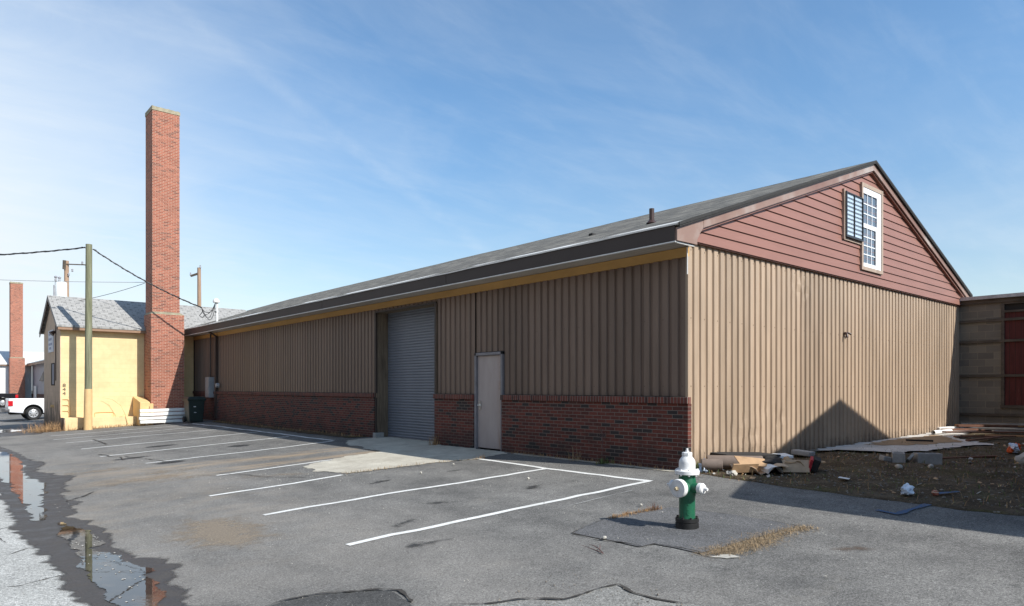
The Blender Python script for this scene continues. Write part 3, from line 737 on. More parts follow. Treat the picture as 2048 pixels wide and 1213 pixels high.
# brick base
for a, b in ((-.045, 4.78), (5.79, 7.36), (10.34, 26.9)):
    m = MB(); m.box(-.055, .05, a, b, -.4, 1.13); bb_ = m.build('brick_base', M['brick'], wh)
    m = MB(); m.box(-.085, .02, a - .012, b + .012, 1.133, 1.245); m.build('brick_cap', M['brick_cap'], bb_, bevel=.006)
# gable lap siding: real overlapping courses
m = MB(); z = 3.86; cw = .186
while z < 6.5:
    z2 = z + cw
    def xr(zz):
        return (AP - (APZ - .03 - zz) * (AP - EL[0]) / (APZ - EL[1]), AP + (APZ - .03 - zz) * (ER[0] - AP) / (APZ - ER[1]))
    a0, b0 = xr(z); a1, b1 = xr(z2); a0, b0, a1, b1 = max(a0, -.005), min(b0, 13.83), max(a1, -.005), min(b1, 13.83)
    if b1 > a1:
        m.add([(a0, -.075, z), (b0, -.075, z), (b1, -.052, z2), (a1, -.052, z2), (a0, -.045, z), (b0, -.045, z)], [(0, 1, 2, 3), (4, 5, 1, 0)])
    z = z2
m.box(-.004, 13.82, -.052, -.02, 3.84, 3.868)
m.build('gable_siding', M['siding'], wh)
# roof slabs
rf = MB()
def slab(mb, p0, p1, y0, y1, th):
    mb.prism([(p0[0], p0[1]), (p1[0], p1[1]), (p1[0], p1[1] - th), (p0[0], p0[1] - th)], y0, y1, lambda p, t: (p[0], t, p[1]))
def sag(y): return .0
N = 40
for (xa, za), (xb, zb) in (((EL[0] - .03, EL[1]), (AP, APZ)), ((AP, APZ), (ER[0] + .03, ER[1]))):
    o = len(rf.v)
    for i in range(N + 1):
        y = -.2 + (LEN + .4) * i / N; w = .014 * noise.noise((y * .6, xa, 0))
        rf.v += [(xa, y, za + w * .6), (xb, y, zb + w), (xb, y, zb + w - .05), (xa, y, za + w * .6 - .05)]
    for i in range(N):
        for k in range(4): rf.f.append((o + i * 4 + k, o + i * 4 + (k + 1) % 4, o + i * 4 + 4 + (k + 1) % 4, o + i * 4 + 4 + k))
    rf.f += [(o, o + 1, o + 2, o + 3), (o + N * 4, o + N * 4 + 1, o + N * 4 + 2, o + N * 4 + 3)]
roof = rf.build('roof', M['shingle'], wh)
m = MB(); m.prism([(EL[0] - .02, EL[1] - .052), (AP, APZ - .052), (ER[0] + .02, ER[1] - .052), (ER[0] + .02, ER[1] - .074), (AP, APZ - .074), (EL[0] - .02, EL[1] - .074)], -.215, -.1, lambda p, t: (p[0], t, p[1])); m.build('roof_edge', M['edge_dark'], roof)
m = MB(); m.prism([(EL[0] - .035, EL[1] + .004), (AP, APZ + .004), (ER[0] + .035, ER[1] + .004), (ER[0] + .035, ER[1] - .05), (AP, APZ - .05), (EL[0] - .035, EL[1] - .05)], -.222, -.204, lambda p, t: (p[0], t, p[1])); m.build('roof_edge', M['edge_dark'], roof)
m = MB(); m.tube([(1.05, 1.55, roof_z(1.05) - .05), (1.05, 1.55, roof_z(1.05) + .29)], .05, 14); m.lathe([(.11, 0), (.09, .03), (.06, .06)], 14, Matrix.Translation((1.05, 1.55, roof_z(1.05) + .0)))
m.build('vent_pipe', M['flood'], roof, smooth=True)
m = MB(); m.obox((1.6, 3.6, roof_z(1.6) + .01), (.14, .12, .07)); m.build('roof_vent', M['edge_dark'], roof, bevel=.02)
m = MB()
for i in range(60):
    y0, y1 = -.2 + i * .45, -.2 + (i + 1) * .45
    a, b = .012 * noise.noise((y0 * .9, 3, 0)), .012 * noise.noise((y1 * .9, 3, 0))
    v = [(x, y, z) for y, w in ((y0, a), (y1, b)) for x, z in ((-.555, 4.022 + w), (-.36, 4.11 + w), (-.36, 4.122 + w), (-.56, 4.045 + w))]
    m.add(v, [(0, 1, 5, 4), (1, 2, 6, 5), (2, 3, 7, 6), (3, 0, 4, 7)])
m.build('drip_edge', M['white_trim'], roof)
# eaves
m = MB()
for i, (a, b) in enumerate(((-.13, 3.), (3.003, 6.2), (6.203, 9.4), (9.403, 12.6), (12.603, 15.8), (15.803, 19.), (19.003, 22.), (22.003, 26.6))):
    m.box(-.535 + .004 * (i % 2), -.505, a, b, 3.775, 4.03)
m.build('fascia', M['fascia'], wh)
m = MB(); m.box(-.535, -.505, 31.7, 33.1, 3.775, 4.03); m.build('fascia', M['fascia'], wh)
m = MB(); m.box(-.5, .02, -.1, 26.95, 3.77, 3.785); m.build('soffit', M['soffit'], wh)
m = MB(); m.box(-.54, -.49, -.14, 26.6, 3.752, 3.769); m.build('soffit_trim', M['white_trim'], wh)
m = MB(); m.box(-.488, .0, -.135, -.1, 3.745, 3.768); m.build('soffit_trim', M['white_trim'], wh)
m = MB(); m.box(-.03, .05, .0, 26.93, 3.6, 3.76); m.build('frieze_board', M['frieze'], wh)
# rake boards and the boxed eave return
m = MB(); th = .27
sl = (APZ - EL[1]) / (AP - EL[0]); sr = (APZ - ER[1]) / (ER[0] - AP)
f = lambda p, t: (p[0], t, p[1])
m.prism([(EL[0] + .72, EL[1] + sl * .72 - .052), (AP, APZ - .075), (AP, APZ - .075 - .15), (EL[0] + .72, EL[1] + sl * .72 - .052 - .17)], -.17, -.135, f)
m.prism([(EL[0] - .02, EL[1] - .06), (EL[0] + .72, EL[1] + sl * .72 - .055), (EL[0] + .72, EL[1] + sl * .72 - .222), (.12, 3.98), (.04, 3.86), (.04, 3.78), (EL[0] - .02, 3.775)], -.165, -.128, f)
m.prism([(AP + .003, APZ - .075), (ER[0], ER[1] - .075), (ER[0], ER[1] - .22), (13.9, ER[1] + .4 * sr - .21), (AP + .003, APZ - .075 - .15)], -.17, -.135, f)
m.build('rake_board', M['rake'], wh)
m = MB()
m.prism([(EL[0] + .5, EL[1] + sl * .5 - .227), (AP, APZ - .227), (AP, APZ - .265), (EL[0] + .65, EL[1] + sl * .65 - .265)], -.13, -.05, f)
m.prism([(AP + .003, APZ - .227), (13.9, APZ - .227 - sr * (13.9 - AP)), (13.9, APZ - .265 - sr * (13.9 - AP)), (AP + .003, APZ - .265)], -.13, -.05, f)
m.build('rake_trim', M['siding'], wh)
m = MB(); m.box(13.86, ER[0] - .035, -.12, LEN, 3.98, 4.0); m.build('soffit', M['white_trim'], wh)
m = MB(); m.box(ER[0] - .03, ER[0], -.12, LEN, 3.96, 4.14); m.build('fascia', M['white_trim'], wh)
# overhead door
m = MB(); prof = []
zz = -.05
while zz < 3.56:
    prof += [(.0, zz), (.018, zz + .012), (.022, zz + .035), (.016, zz + .062), (.0, zz + .072)]; zz += .075
for (d1, z1), (d2, z2) in zip(prof, prof[1:]):
    m.quad((.40 - d1, 7.3, z1), (.40 - d1, 10.35, z1), (.40 - d2, 10.35, z2), (.40 - d2, 7.3, z2))
sh = m.build('roller_shutter', M['shutter'], wh)
m = MB(); m.box(.36, .41, 7.4, 10.3, -.06, .03); m.build('bottom_bar', M['steel_frame'], sh)
for a in ((.0, .372, 10.3, 10.42, -.05, 3.498), (.0, .372, 7.28, 7.395, -.05, 3.498), (.02, .372, 7.28, 10.42, 3.5, 3.6)):
    m = MB(); m.box(*a); m.build('door_jamb', M['jamb'], wh)
for a in ((-.03, .02, 10.29, 10.335, .15, 1.12), (-.03, .03, 10.29, 10.36, 1.25, 3.498), (-.02, .03, 7.35, 7.41, 1.25, 3.498), (-.025, .03, 7.35, 10.36, 3.5, 3.54)):
    m = MB(); m.box(*a); m.build('opening_trim', M['brown_metal'], wh)
m = MB(); m.box(-.08, .2, 10.22, 10.36, -.1, .14); m.build('jamb_block', M['cinder'], wh, bevel=.01)
# service door
sd = MB(); sd.box(.02, .065, 4.845, 5.71, .03, 2.13)
sdo = sd.build('service_door', M['door'], wh, bevel=.004, origin=(.02, 4.845, 0))
m = MB(); m.box(-.035, .09, 4.78, 4.84, -.02, 2.2); m.box(-.035, .09, 5.715, 5.78, -.02, 2.2); m.box(-.035, .09, 4.78, 5.78, 2.137, 2.2)
m.build('door_frame', M['steel_frame'], sdo, bevel=.004)
m = MB(); m.lathe([(.03, 0), (.03, .02), (.014, .025), (.014, .06)], 14, Matrix.Translation((.02, 5.62, 1.0)) @ Matrix.Rotation(-math.pi / 2, 4, 'Y'))
m.tube([(-.05, 5.63, 1.0), (-.05, 5.5, 1.0)], .013, 8); m.box(.005, .02, 5.59, 5.66, .9, 1.1); m.build('handle', M['chrome'], sdo, smooth=True)
for z_ in (.25, 1.1, 1.88):
    m = MB(); m.box(-.0, .02, 4.842, 4.862, z_, z_ + .11); m.build('hinge', M['black'], sdo)
# tall gable window
wx0, wx1, wz0, wz1 = 6.7, 7.84, 4.13, 6.14
m = MB()
m.box(wx0 - .03, wx0 + .05, -.115, -.055, wz0, wz1); m.box(wx1 - .05, wx1 + .04, -.115, -.055, wz0, wz1)
m.box(wx0 + .05, wx1 - .05, -.112, -.055, wz1 - .09, wz1); m.box(wx0 + .05, wx1 - .05, -.112, -.055, wz0, wz0 + .08)
gw = m.build('gable_window', M['weathered_wood'], wh)
m = MB(); a0, a1, b0, b1 = wx0 + .05, wx1 - .05, wz0 + .08, wz1 - .09
m.box(a1 - .24, a1, -.1, -.06, b0, b1); m.box(a0, a1 - .24, -.1, -.06, b1 - .14, b1); m.box(a0, a0 + .03, -.1, -.06, b0, b1 - .14); m.box(a0 + .03, a1 - .24, -.1, -.06, b0, b0 + .09)
zm = b0 + (b1 - b0) * .52
m.box(a0 + .03, a1 - .24, -.096, -.06, zm - .05, zm + .05)
m.box(a1 - .3, a1 - .24, -.092, -.06, b0 + .09, zm - .05)
m.build('sash', M['pvc_white'], gw)
m = MB()
for (z0_, z1_, nr) in ((b0 + .09, zm - .05, 4), (zm + .05, b1 - .14, 3)):
    x0_, x1_ = a0 + .03, a1 - (.3 if nr == 4 else .24)
    for i in range(1, 3): x_ = x0_ + (x1_ - x0_) * i / 3; m.box(x_ - .012, x_ + .012, -.088, -.07, z0_, z1_)
    for j in range(1, nr): z_ = z0_ + (z1_ - z0_) * j / nr; m.box(x0_, x1_, -.086, -.071, z_ - .012, z_ + .012)
m.build('muntin', M['pvc_white'], gw)
m = MB(); m.quad((a0, -.074, b0), (a1 - .24, -.074, b0), (a1 - .24, -.074, b1), (a0, -.074, b1)); m.build('glass', M['glass'], gw)
m = MB(); m.box(a1 - .312, a1 - .3, -.094, -.07, b0 + .05, zm - .05); m.build('gasket', M['black'], gw)
# louvred window beside it
lx0, lx1, lz0, lz1 = 5.77, 6.665, 4.75, 5.76
m = MB(); m.box(lx0 - .04, lx0 + .0, -.12, -.055, lz0 - .05, lz1 + .05); m.box(lx0, lx1 - .0, -.1, -.055, lz0 - .06, lz0 - .0)
lw = m.build('louvred_window', M['weathered_wood'], wh)
m = MB(); m.box(lx0, lx0 + .05, -.15, -.06, lz0, lz1); m.box(lx0 + .05, lx1, -.15, -.06, lz0, lz0 + .04); m.box(lx0 + .05, lx1, -.135, -.06, lz1 - .025, lz1); m.box(lx1 - .02, lx1, -.15, -.06, lz0 + .04, lz1 - .025)
mx = (lx0 + lx1) / 2; m.box(mx - .012, mx + .012, -.145, -.09, lz0 + .04, lz1 - .025)
m.build('window_frame', M['black'], lw)
m = MB(); nl = 10
for i in range(nl):
    z_ = lz0 + .045 + (lz1 - lz0 - .08) * i / nl; h_ = (lz1 - lz0 - .08) / nl
    m.add([(lx0 + .05, -.122, z_), (lx1 - .02, -.122, z_), (lx1 - .02, -.118, z_ + h_ * .99), (lx0 + .05, -.118, z_ + h_ * .99)], [(0, 1, 2, 3)])
m.build('louvre_pane', M['louvre_glass'], lw)
m = MB()
for i in range(nl + 1):
    z_ = lz0 + .04 + (lz1 - lz0 - .08) * i / nl; m.box(lx0 + .05, lx1 - .02, -.13, -.125, z_ - .003, z_ + .003); m.box(lx0 + .05, lx1 - .02, -.13, -.125, z_ + .018, z_ + .022)
m.build('louvre_rail', M['black'], lw)
# floodlight on the gable metal
m = MB(); m.tube([(5.98, -.0, 2.62), (5.98, -.04, 2.62)], .032, 14); fl = m.build('floodlight', M['flood'], wh, smooth=True)
m = MB(); m.tube([(5.97, -.04, 2.62), (5.955, -.07, 2.62), (5.945, -.08, 2.59), (5.94, -.085, 2.52)], [.01, .014, .026, .03], 12); m.build('lamp_head', M['flood'], fl, smooth=True)
m = MB(); m.tube([(5.99, -.04, 2.63), (6.02, -.07, 2.635), (6.08, -.11, 2.6)], [.01, .017, .024], 12); m.build('lamp_head', M['flood'], fl, smooth=True)
# downspout, switch boxes and mast
m = MB(); m.box(-.12, -.03, 23.62, 23.74, .1, 3.6); m.add([(-.12, 23.62, 3.6), (-.12, 23.74, 3.6), (-.4, 23.74, 3.76), (-.4, 23.62, 3.76), (-.03, 23.62, 3.6), (-.03, 23.74, 3.6), (-.3, 23.74, 3.77), (-.3, 23.62, 3.77)], [(0, 1, 2, 3), (4, 5, 6, 7), (0, 3, 7, 4), (1, 2, 6, 5)])
m.build('downspout', M['brown_metal'], wh)
m = MB(); m.box(-.26, -.03, 24.0, 24.5, .98, 1.86); eb = m.build('switch_box', M['galv'], wh, bevel=.012)
m = MB(); m.box(-.275, -.26, 24.02, 24.48, 1.0, 1.84); m.box(-.3, -.275, 24.06, 24.1, 1.3, 1.42); m.build('box_door', M['galv'], eb, bevel=.006)
m = MB(); m.lathe([(.1, 0), (.1, .08), (.085, .13), (.02, .14)], 16, Matrix.Translation((-.06, 23.35, 1.5)) @ Matrix.Rotation(-math.pi / 2, 4, 'Y')); m.build('meter', M['galv'], eb, smooth=True)
m = MB(); m.tube([(-.12, 24.25, 1.86), (-.12, 24.25, 3.76)], .035, 10); m.build('conduit', M['brown_metal'], wh, smooth=True)
m = MB(); m.tube([(.05, 23.95, 4.1), (.05, 23.95, 5.13)], .05, 12); ms = m.build('service_mast', M['white_metal'], wh, smooth=True)
m = MB(); m.lathe([(.07, 0), (.13, .0), (.14, .06), (.1, .15), (.03, .19)], 16, Matrix.Translation((.02, 23.95, 5.07))); m.build('weatherhead', M['white_metal'], ms, smooth=True)
m = MB(); m.tube([(.05, 23.95, 4.66), (-.05, 23.9, 4.66)], .03, 8); m.build('mast_clamp', M['black'], ms)

# ------------------------------------------------------------------ block wing at the far end of the gable
bw = thing('block_building', 'dark grey cinder block wall with red boarded door joining the gable end', 'building', (13.85, -3.5, 0))
m = MB(); m.box(13.87, 20, -1.12, .1, -.3, 3.87); m.box(13.87, 20, -6.9, -2.62, -.3, 3.87); m.box(13.87, 20, -2.62, -1.12, -.3, .87); m.box(13.96, 20, -2.62, -1.12, .87, 3.87)
m.build('block_wall', M['grey_block'], bw)
m = MB(); m.box(13.7, 20, -6.9, -.02, 3.98, 4.08); rfw = m.build('flat_roof', M['roof_metal'], bw)
m = MB(); m.box(13.79, 13.9, -6.9, -.02, 3.86, 3.978); m.build('fascia', M['old_wood'], bw)
for z_ in (.62, 1.75, 2.75, 3.36):
    m = MB(); y = -.05; m.box(13.805, 13.867, -6.8, -.03, z_ - .035, z_ + .035); m.build('batten', M['old_wood'], bw)
m = MB(); m.box(13.86, 13.95, -2.6, -1.14, .9, 3.58); rd = m.build('boarded_door', M['red_wood'], bw)
m = MB(); m.box(13.82, 13.95, -1.14, -1.06, .85, 3.86); m.box(13.82, 13.95, -2.68, -2.6, .85, 3.86); m.box(13.80, 13.95, -2.7, -1.05, .82, .9); m.box(13.82, 13.95, -2.6, -1.14, 3.56, 3.62); m.box(13.82, 13.95, -2.6, -1.14, 3.8, 3.86)
m.build('door_frame', M['old_wood'], rd)
m = MB(); m.box(13.88, 13.95, -2.6, -1.14, 3.62, 3.8); m.build('transom', M['dark'], rd)

# neighbouring warehouse on the other side of the yard, outside the frame: it throws the gabled shadow
NY, NX = -6.75, .12
nb = thing('neighbour_warehouse', 'second brown metal warehouse of the same gabled shape across the rubble yard', 'warehouse', (NX, NY, 0))
m = MB(); m.box(NX + .05, NX + W1 - .05, NY - 30, NY - .06, -.4, 3.9)
m.prism([(NX + .06, 3.9), (NX + W1 - .06, 3.9), (NX + W1 - .06, 4.15), (NX + AP, 6.6), (NX + .06, 4.1)], NY - 29.9, NY - .07, lambda p, t: (p[0], t, p[1]))
m.build('inner_wall', M['dark'], nb)
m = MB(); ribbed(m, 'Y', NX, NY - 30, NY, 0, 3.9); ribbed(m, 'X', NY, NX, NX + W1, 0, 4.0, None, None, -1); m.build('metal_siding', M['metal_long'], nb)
m = MB(); m.prism([(NX - .5, 4.06), (NX + AP, APZ), (NX + 14.3, 4.2), (NX + 14.3, 4.1), (NX + AP, APZ - .1), (NX - .5, 3.96)], NY - 30.1, NY + .17, lambda p, t: (p[0], t, p[1])); m.build('roof', M['shingle'], nb)
m = MB(); m.prism([(NX - .0, 4.0), (NX + W1, 4.0), (NX + W1, 4.3), (NX + AP, 6.62), (NX, 4.1)], NY - .05, NY + .06, lambda p, t: (p[0], t, p[1])); m.build('gable_siding', M['siding'], nb)
m = MB(); m.box(NX - .535, NX - .505, NY - 30.1, NY + .16, 3.77, 4.03); m.build('fascia', M['fascia'], nb)

# added unseen building across the street, dims sky light on the long wall
sb = thing('added_sky_blocker', 'added unseen dark brick warehouse blocking low sky across the street', 'warehouse', (-21, 20, -.3))
m = MB(); m.box(-34, -21, -45, 95, -1.3, 9.2); m.build('wall', M['brick'], sb)
m = MB(); m.box(-34.2, -20.85, -45.2, 95.2, 9.2, 9.45); m.build('parapet_coping', M['cap_stone'], sb)
for i in range(22):
    for z_ in (1.2, 5.4):
        y = -42 + i * 6.2; m = MB(); m.box(-21.05, -20.99, y, y + 2.2, z_, z_ + 2.2); wi = m.build('window', M['glass'], sb)
        m = MB(); m.box(-21.1, -21.0, y - .1, y + 2.3, z_ - .14, z_ - .003); m.build('sill', M['cinder'], wi)

# ------------------------------------------------------------------ yellow ell, and its far twin
def ell(name, label, y0, x_end, mats, full=True):
    wall, end, roofm, trim = mats
    y1 = y0 + 4.7; ym = (y0 + y1) / 2; zr = 5.46
    r = thing(name, label, 'building', (x_end, y0, g0(x_end, y0)))
    m = MB(); m.box(x_end + .02, -.02, y0, y1, -1., 3.9); m.build('wall', wall, r)
    m = MB(); m.prism([(y0 + .0, -1.), (y1, -1.), (y1, 3.9), (ym, 5.32), (y0 + .0, 3.9)], x_end - .0, x_end + .018, lambda p, t: (t, p[0], p[1]))
    m.build('gable_wall', end, r)
    m = MB()
    for s_, ya in ((-1, y0 - .32), (1, y1 + .32)):
        ze = 3.98
        m.prism([(ya, ze), (ym, zr), (ym, zr - .07), (ya, ze - .07)], x_end - .16, 3.2, lambda p, t: (t, p[0], p[1]))
    rf = m.build('roof', roofm, r)
    m = MB(); m.box(x_end - .14, -.5, y0 - .3, y0 - .27, 3.8, 3.905); m.box(x_end - .14, -.5, y0 - .27, y0, 3.8, 3.83); m.build('fascia', trim, rf)
    m = MB()
    for s_, ya in ((-1, y0 - .3), (1, y1 + .3)):
        m.prism([(ya, 3.905), (ym, zr - .072), (ym, zr - .22), (ya, 3.76)], x_end - .15, x_end - .12, lambda p, t: (t, p[0], p[1]))
    m.build('rake_board', M['flood'] if full else trim, rf)
    return r
el = ell('yellow_block_building', 'yellow painted block building with grey shingle roof behind the tall chimney', 27., -5.24, (M['yellow'], M['yellow_end'], M['shingle_ell'], M['brown_trim']))
m = MB(); m.box(-5.2, -4.55, 26.1, 27.01, -.7, .17); m.box(-4.55, -2.2, 26.3, 27.01, -.7, .16); m.build('plinth', M['yellow'], el, bevel=.012)
m = MB(); m.box(-5.225, -5.195, 26.1, 27.0, -.7, .168); m.build('plinth_end', M['yellow_end'], el)
m = MB(); m.box(-5.262, -5.235, 28.45, 29.35, 1.5, 2.47); wn_ = m.build('window', M['dark'], el)
m = MB(); m.box(-5.27, -5.258, 28.5, 28.95, 1.55, 2.42); m.build('pane', M['far_grey'], wn_)
m = MB(); m.tube([(-5.25, 28.1, 3.75), (-5.3, 28.1, 3.78), (-5.42, 28.08, 3.68)], [.05, .06, .12], 12); m.build('floodlight', M['flood'], el, smooth=True)
m = MB(); m.tube([(-5.26, 28.05, 3.75), (-5.26, 28.05, 1.7)], .018, 6); m.tube([(-5.26, 28.05, 3.75), (-5.26, 28.05, 4.5)], .018, 6); m.build('conduit', M['brown_metal'], el)
m = MB(); m.box(-5.34, -5.24, 28.7, 29.0, .55, .66); m.build('vent_box', M['yellow_plain'], el)
def text_mesh(s, size, depth, mat4, name, mat, parent):
    c = bpy.data.curves.new('lettering', 'FONT'); c.body = s; c.size = size; c.extrude = depth; c.align_x = 'CENTER'
    o = bpy.data.objects.new('lettering', c); COL.objects.link(o)
    dg = bpy.context.evaluated_depsgraph_get(); me = bpy.data.meshes.new_from_object(o.evaluated_get(dg))
    bpy.data.objects.remove(o); mb = MB()
    mb.v = [tuple(mat4 @ v.co) for v in me.vertices]; mb.f = [tuple(p.vertices) for p in me.polygons]
    return mb.build(name, mat, parent)
face_y = lambda x, y, z: Matrix.Translation((x, y, z)) @ Matrix.Rotation(math.pi / 2, 4, 'X')
for ch, z_ in (('8', 1.44), ('4', 1.27), ('4', 1.1)):
    text_mesh(ch, .19, .008, face_y(-5.1, 26.99, z_) @ Matrix.Scale(1.35, 4, (1, 0, 0)), 'house_number', M['number'], el)
m = MB()
for z_ in (.92, .68, .44): m.tube([(-5.16, 26.98, z_), (-4.98, 26.97, z_ + .0), (-4.93, 26.97, z_ - .06)], .014, 6)
m.tube([(-4.93, 26.97, .92), (-4.93, 26.97, .2)], .016, 6); m.tube([(-4.9, 26.98, .6), (-4.9, 26.98, .2)], .012, 6)
m.build('wall_pipe', M['yellow_plain'], el)
m = MB(); m.tube([(-4.0, 26.98, .16), (-4.0, 26.97, .34), (-3.7, 26.97, .36), (-3.3, 26.97, .35), (-3.3, 26.97, .16)], .012, 6); m.build('wall_pipe', M['yellow_plain'], el)
# sloped masonry hood at the chimney's foot
m = MB(); m.prism([(25.7, -.5), (26.98, -.5), (26.98, 1.02), (25.7, .78)], -2.55, -2.16, lambda p, t: (t, p[0], p[1])); m.box(-2.16, -2.02, 25.72, 26.0, -.5, .72)
bk = tag(m.build('masonry_buttress', M['yellow_plain'], bevel=.02, origin=(-2.35, 26.3, 0)), 'small yellow buttress with sloping top at the foot of the tall chimney', 'buttress')
m = MB(); m.tube([(-2.18, 25.69, .6), (-2.2, 25.68, .45), (-2.15, 25.68, .3), (-2.19, 25.68, .1)], .014, 6); m.build('crack', M['brown_trim'], bk)
# sign
m = MB(); m.box(-5.285, -5.245, 28.68, 30.02, 2.96, 3.92); sg = tag(m.build('wall_sign', M['sign_white'], origin=(-5.26, 29.3, 3.4)), 'white wall sign with faint lettering on the tan gable end', 'sign')
m = MB()
for z_, a, b in ((3.7, .2, .95), (3.48, .25, .9), (3.26, .15, 1.0), (3.08, .4, .8)):
    y = 28.75 + a
    while y < 28.75 + b + .1:
        w = random.uniform(.05, .12); m.box(-5.29, -5.285, y, y + w, z_, z_ + .1); y += w + .04
m.build('lettering', M['sign_text'], sg)

# chimney
def chimney(label, dy, top=13.44):
    c = thing('brick_chimney', label, 'chimney', (-1.45, 26.4 + dy, -.2), 0, 'brick chimneys of the row')
    m = MB(); m.box(-2.1, -.76, 25.8 + dy, 26.98 + dy, -1., 4.6); m.build('chimney_base', M['chimney'], c)
    m = MB(); m.prism([(-2.1, 4.6), (-.76, 4.6), (-.93, 4.7), (-2.03, 4.7)], 25.8 + dy, 26.98 + dy, lambda p, t: (p[0], t, p[1])); m.build('chimney_shoulder', M['cap_stone'], c)
    m = MB(); m.box(-2.03, -.93, 25.87 + dy, 27.02 + dy, 4.7, top); m.build('chimney_shaft', M['chimney'], c)
    m = MB()
    pts = [(-2.05, top), (-.91, top), (-.91, top + .13)] + [(-.91 - 1.14 * i / 12, top + .16 + .03 * noise.noise((i * .7, dy, 0))) for i in range(1, 12)] + [(-2.05, top + .18)]
    m.prism(pts, 25.85 + dy, 27.04 + dy, lambda p, t: (p[0], t, p[1])); m.build('chimney_cap', M['cap_stone'], c)
    return c
chimney('tall red brick chimney beside the yellow block building', 0)
chimney('far red brick chimney behind the parked pickup trucks', 58.5, 12.65)

# far buildings beyond the trucks
ell('white_block_building', 'distant white gabled building beside the far chimney', 85.5, -14., (M['far_white'], M['far_white'], M['far_roof'], M['brown_trim']), False)
fb = thing('grey_warehouse', 'distant grey metal warehouse with brown fascia behind the white pickup', 'warehouse', (0, 78, -.3))
m = MB(); m.box(.0, 13.8, 60, 85.4, .75, 3.9); m.build('wall', M['far_grey'], fb)
m = MB(); m.box(-.06, 13.8, 59.98, 85.4, -1., .75); m.build('brick_base', M['brick'], fb)
m = MB(); m.prism([(-.5, 4.06), (AP, APZ), (14.3, 4.2), (14.3, 4.1), (AP, APZ - .1), (-.5, 3.96)], 59.8, 90.5, lambda p, t: (p[0], t, p[1])); m.build('roof', M['far_roof'], fb)
m = MB(); m.box(-.53, -.5, 59.8, 85.2, 3.75, 4.0); m.build('fascia', M['brown_trim'], fb)
m = MB(); m.add([(-.02, 76.2, 2.1), (-.02, 78.4, 2.1), (-.3, 77.2, 2.1), (-.02, 76.2, 3.1)], [(0, 1, 2), (0, 2, 3), (1, 2, 3)]); m.build('shadow_wedge', M['flood'], fb)  # dark wedge standing in for a triangular shadow on the grey wall
m = MB(); m.box(-.09, -.06, 81.2, 83.4, -1., 1.6); m.build('service_door', M['far_white'], fb)

# ------------------------------------------------------------------ poles, wires
up = thing('utility_pole', 'greenish timber pole painted tan at its foot before the yellow wall', 'utility pole', (-4.45, 25.55, -.4))
m = MB(); m.tube([(-4.47, 25.55, 1.35), (-4.45, 25.55, 7.22)], [.135, .115], 18); m.build('pole_shaft', M['pole_green'], up, smooth=True)
m = MB(); m.tube([(-4.49, 25.55, -.6), (-4.47, 25.55, 1.35)], [.162, .14], 18); m.build('painted_foot', M['pole_tan'], up, smooth=True)
m = MB(); m.tube([(-4.58, 25.5, 7.05), (-4.72, 25.45, 7.06)], .02, 6); m.build('pole_hook', M['black'], up); m = MB(); m.tube([(-4.33, 25.5, 7.03), (-4.2, 25.46, 7.0)], .02, 6); m.build('pole_hook', M['black'], up)
def sagline(a, b, sag, n=24):
    a, b = Vector(a), Vector(b); return [a + (b - a) * i / n - Vector((0, 0, sag * 4 * (i / n) * (1 - i / n))) for i in range(n + 1)]
def twisted(mb, P, r):
    mb.tube(P, r, 6)
    for ph in (0, 2.1):
        Q = [p + Vector((0, math.cos(i * 1.3 + ph), math.sin(i * 1.3 + ph))) * r * 1.1 for i, p in enumerate(P)]; mb.tube(Q, r * .6, 5)
m = MB(); twisted(m, sagline((-4.3, 25.48, 7.02), (-.42, 24.45, 4.86), .16, 46), .024)
tag(m.build('service_cable', M['cable'], origin=(-2.3, 25, 5.9)), 'thick black cable dropping from the tan footed pole past the tall chimney', 'cable')
m = MB(); twisted(m, sagline((-4.6, 25.48, 7.06), (-13., 29.5, 6.35), .25, 60), .024)
tag(m.build('service_cable', M['cable'], origin=(-8, 27, 7)), 'black overhead cable running from the pole top out of the picture', 'cable')
m = MB()
E = Vector((-.42, 24.45, 4.84)); T = Vector((-.02, 23.93, 5.08))
for k, (dx, dz) in enumerate(((.0, -.55), (-.06, -.4), (.08, -.62), (.05, -.3))):
    P = [E + (T - E) * (i / 16) + Vector((dx * math.sin(math.pi * i / 16), .12 * math.sin(math.pi * i / 8) * (k % 2), dz * math.sin(math.pi * i / 16))) for i in range(17)]
    m.tube(P, .011, 5)
m.tube([E, E + Vector((.05, 0, -.12)), E + Vector((-.1, 0, -.34)), E + Vector((.02, -.05, -.42)), E + Vector((.12, 0, -.3))], .018, 6)
tag(m.build('cable_loop', M['cable'], origin=(-.2, 24.2, 4.8)), 'drooping loops of black cable at the white service mast', 'cable')
m = MB(); m.tube(sagline((-2.0, 27.06, 6.1), (-22, 46, 8.1), .45), .011, 4); tag(m.build('overhead_wire', M['cable_grey'], origin=(-8, 33, 6)), 'thin grey wire strung from the tall chimney out to the left', 'cable')
m = MB(); m.tube(sagline((-2.05, 27.06, 6.06), (-4.3, 28.7, 5.25), .06), .011, 4); tag(m.build('overhead_wire', M['cable'], origin=(-3, 28, 5.6)), 'thin dark wire sloping from the tall chimney to the yellow building roof', 'cable')
p2 = thing('utility_pole', 'weathered brown pole with transformer and insulators beyond the yellow building', 'utility pole', (-1.8, 49.8, -.6))
m = MB(); m.tube([(-1.8, 49.8, -.8), (-1.8, 49.8, 10.25)], [.19, .14], 14); m.build('pole_shaft', M['pole_brown'], p2, smooth=True)
m = MB(); m.obox((-1.95, 49.7, 9.95), (.16, .3, .62), 0, .2); m.build('pole_bracket', M['old_wood'], p2); m = MB(); m.obox((-1.3, 49.4, 10.0), (1.2, .07, .07), -.5, 0); m.build('crossarm', M['old_wood'], p2)
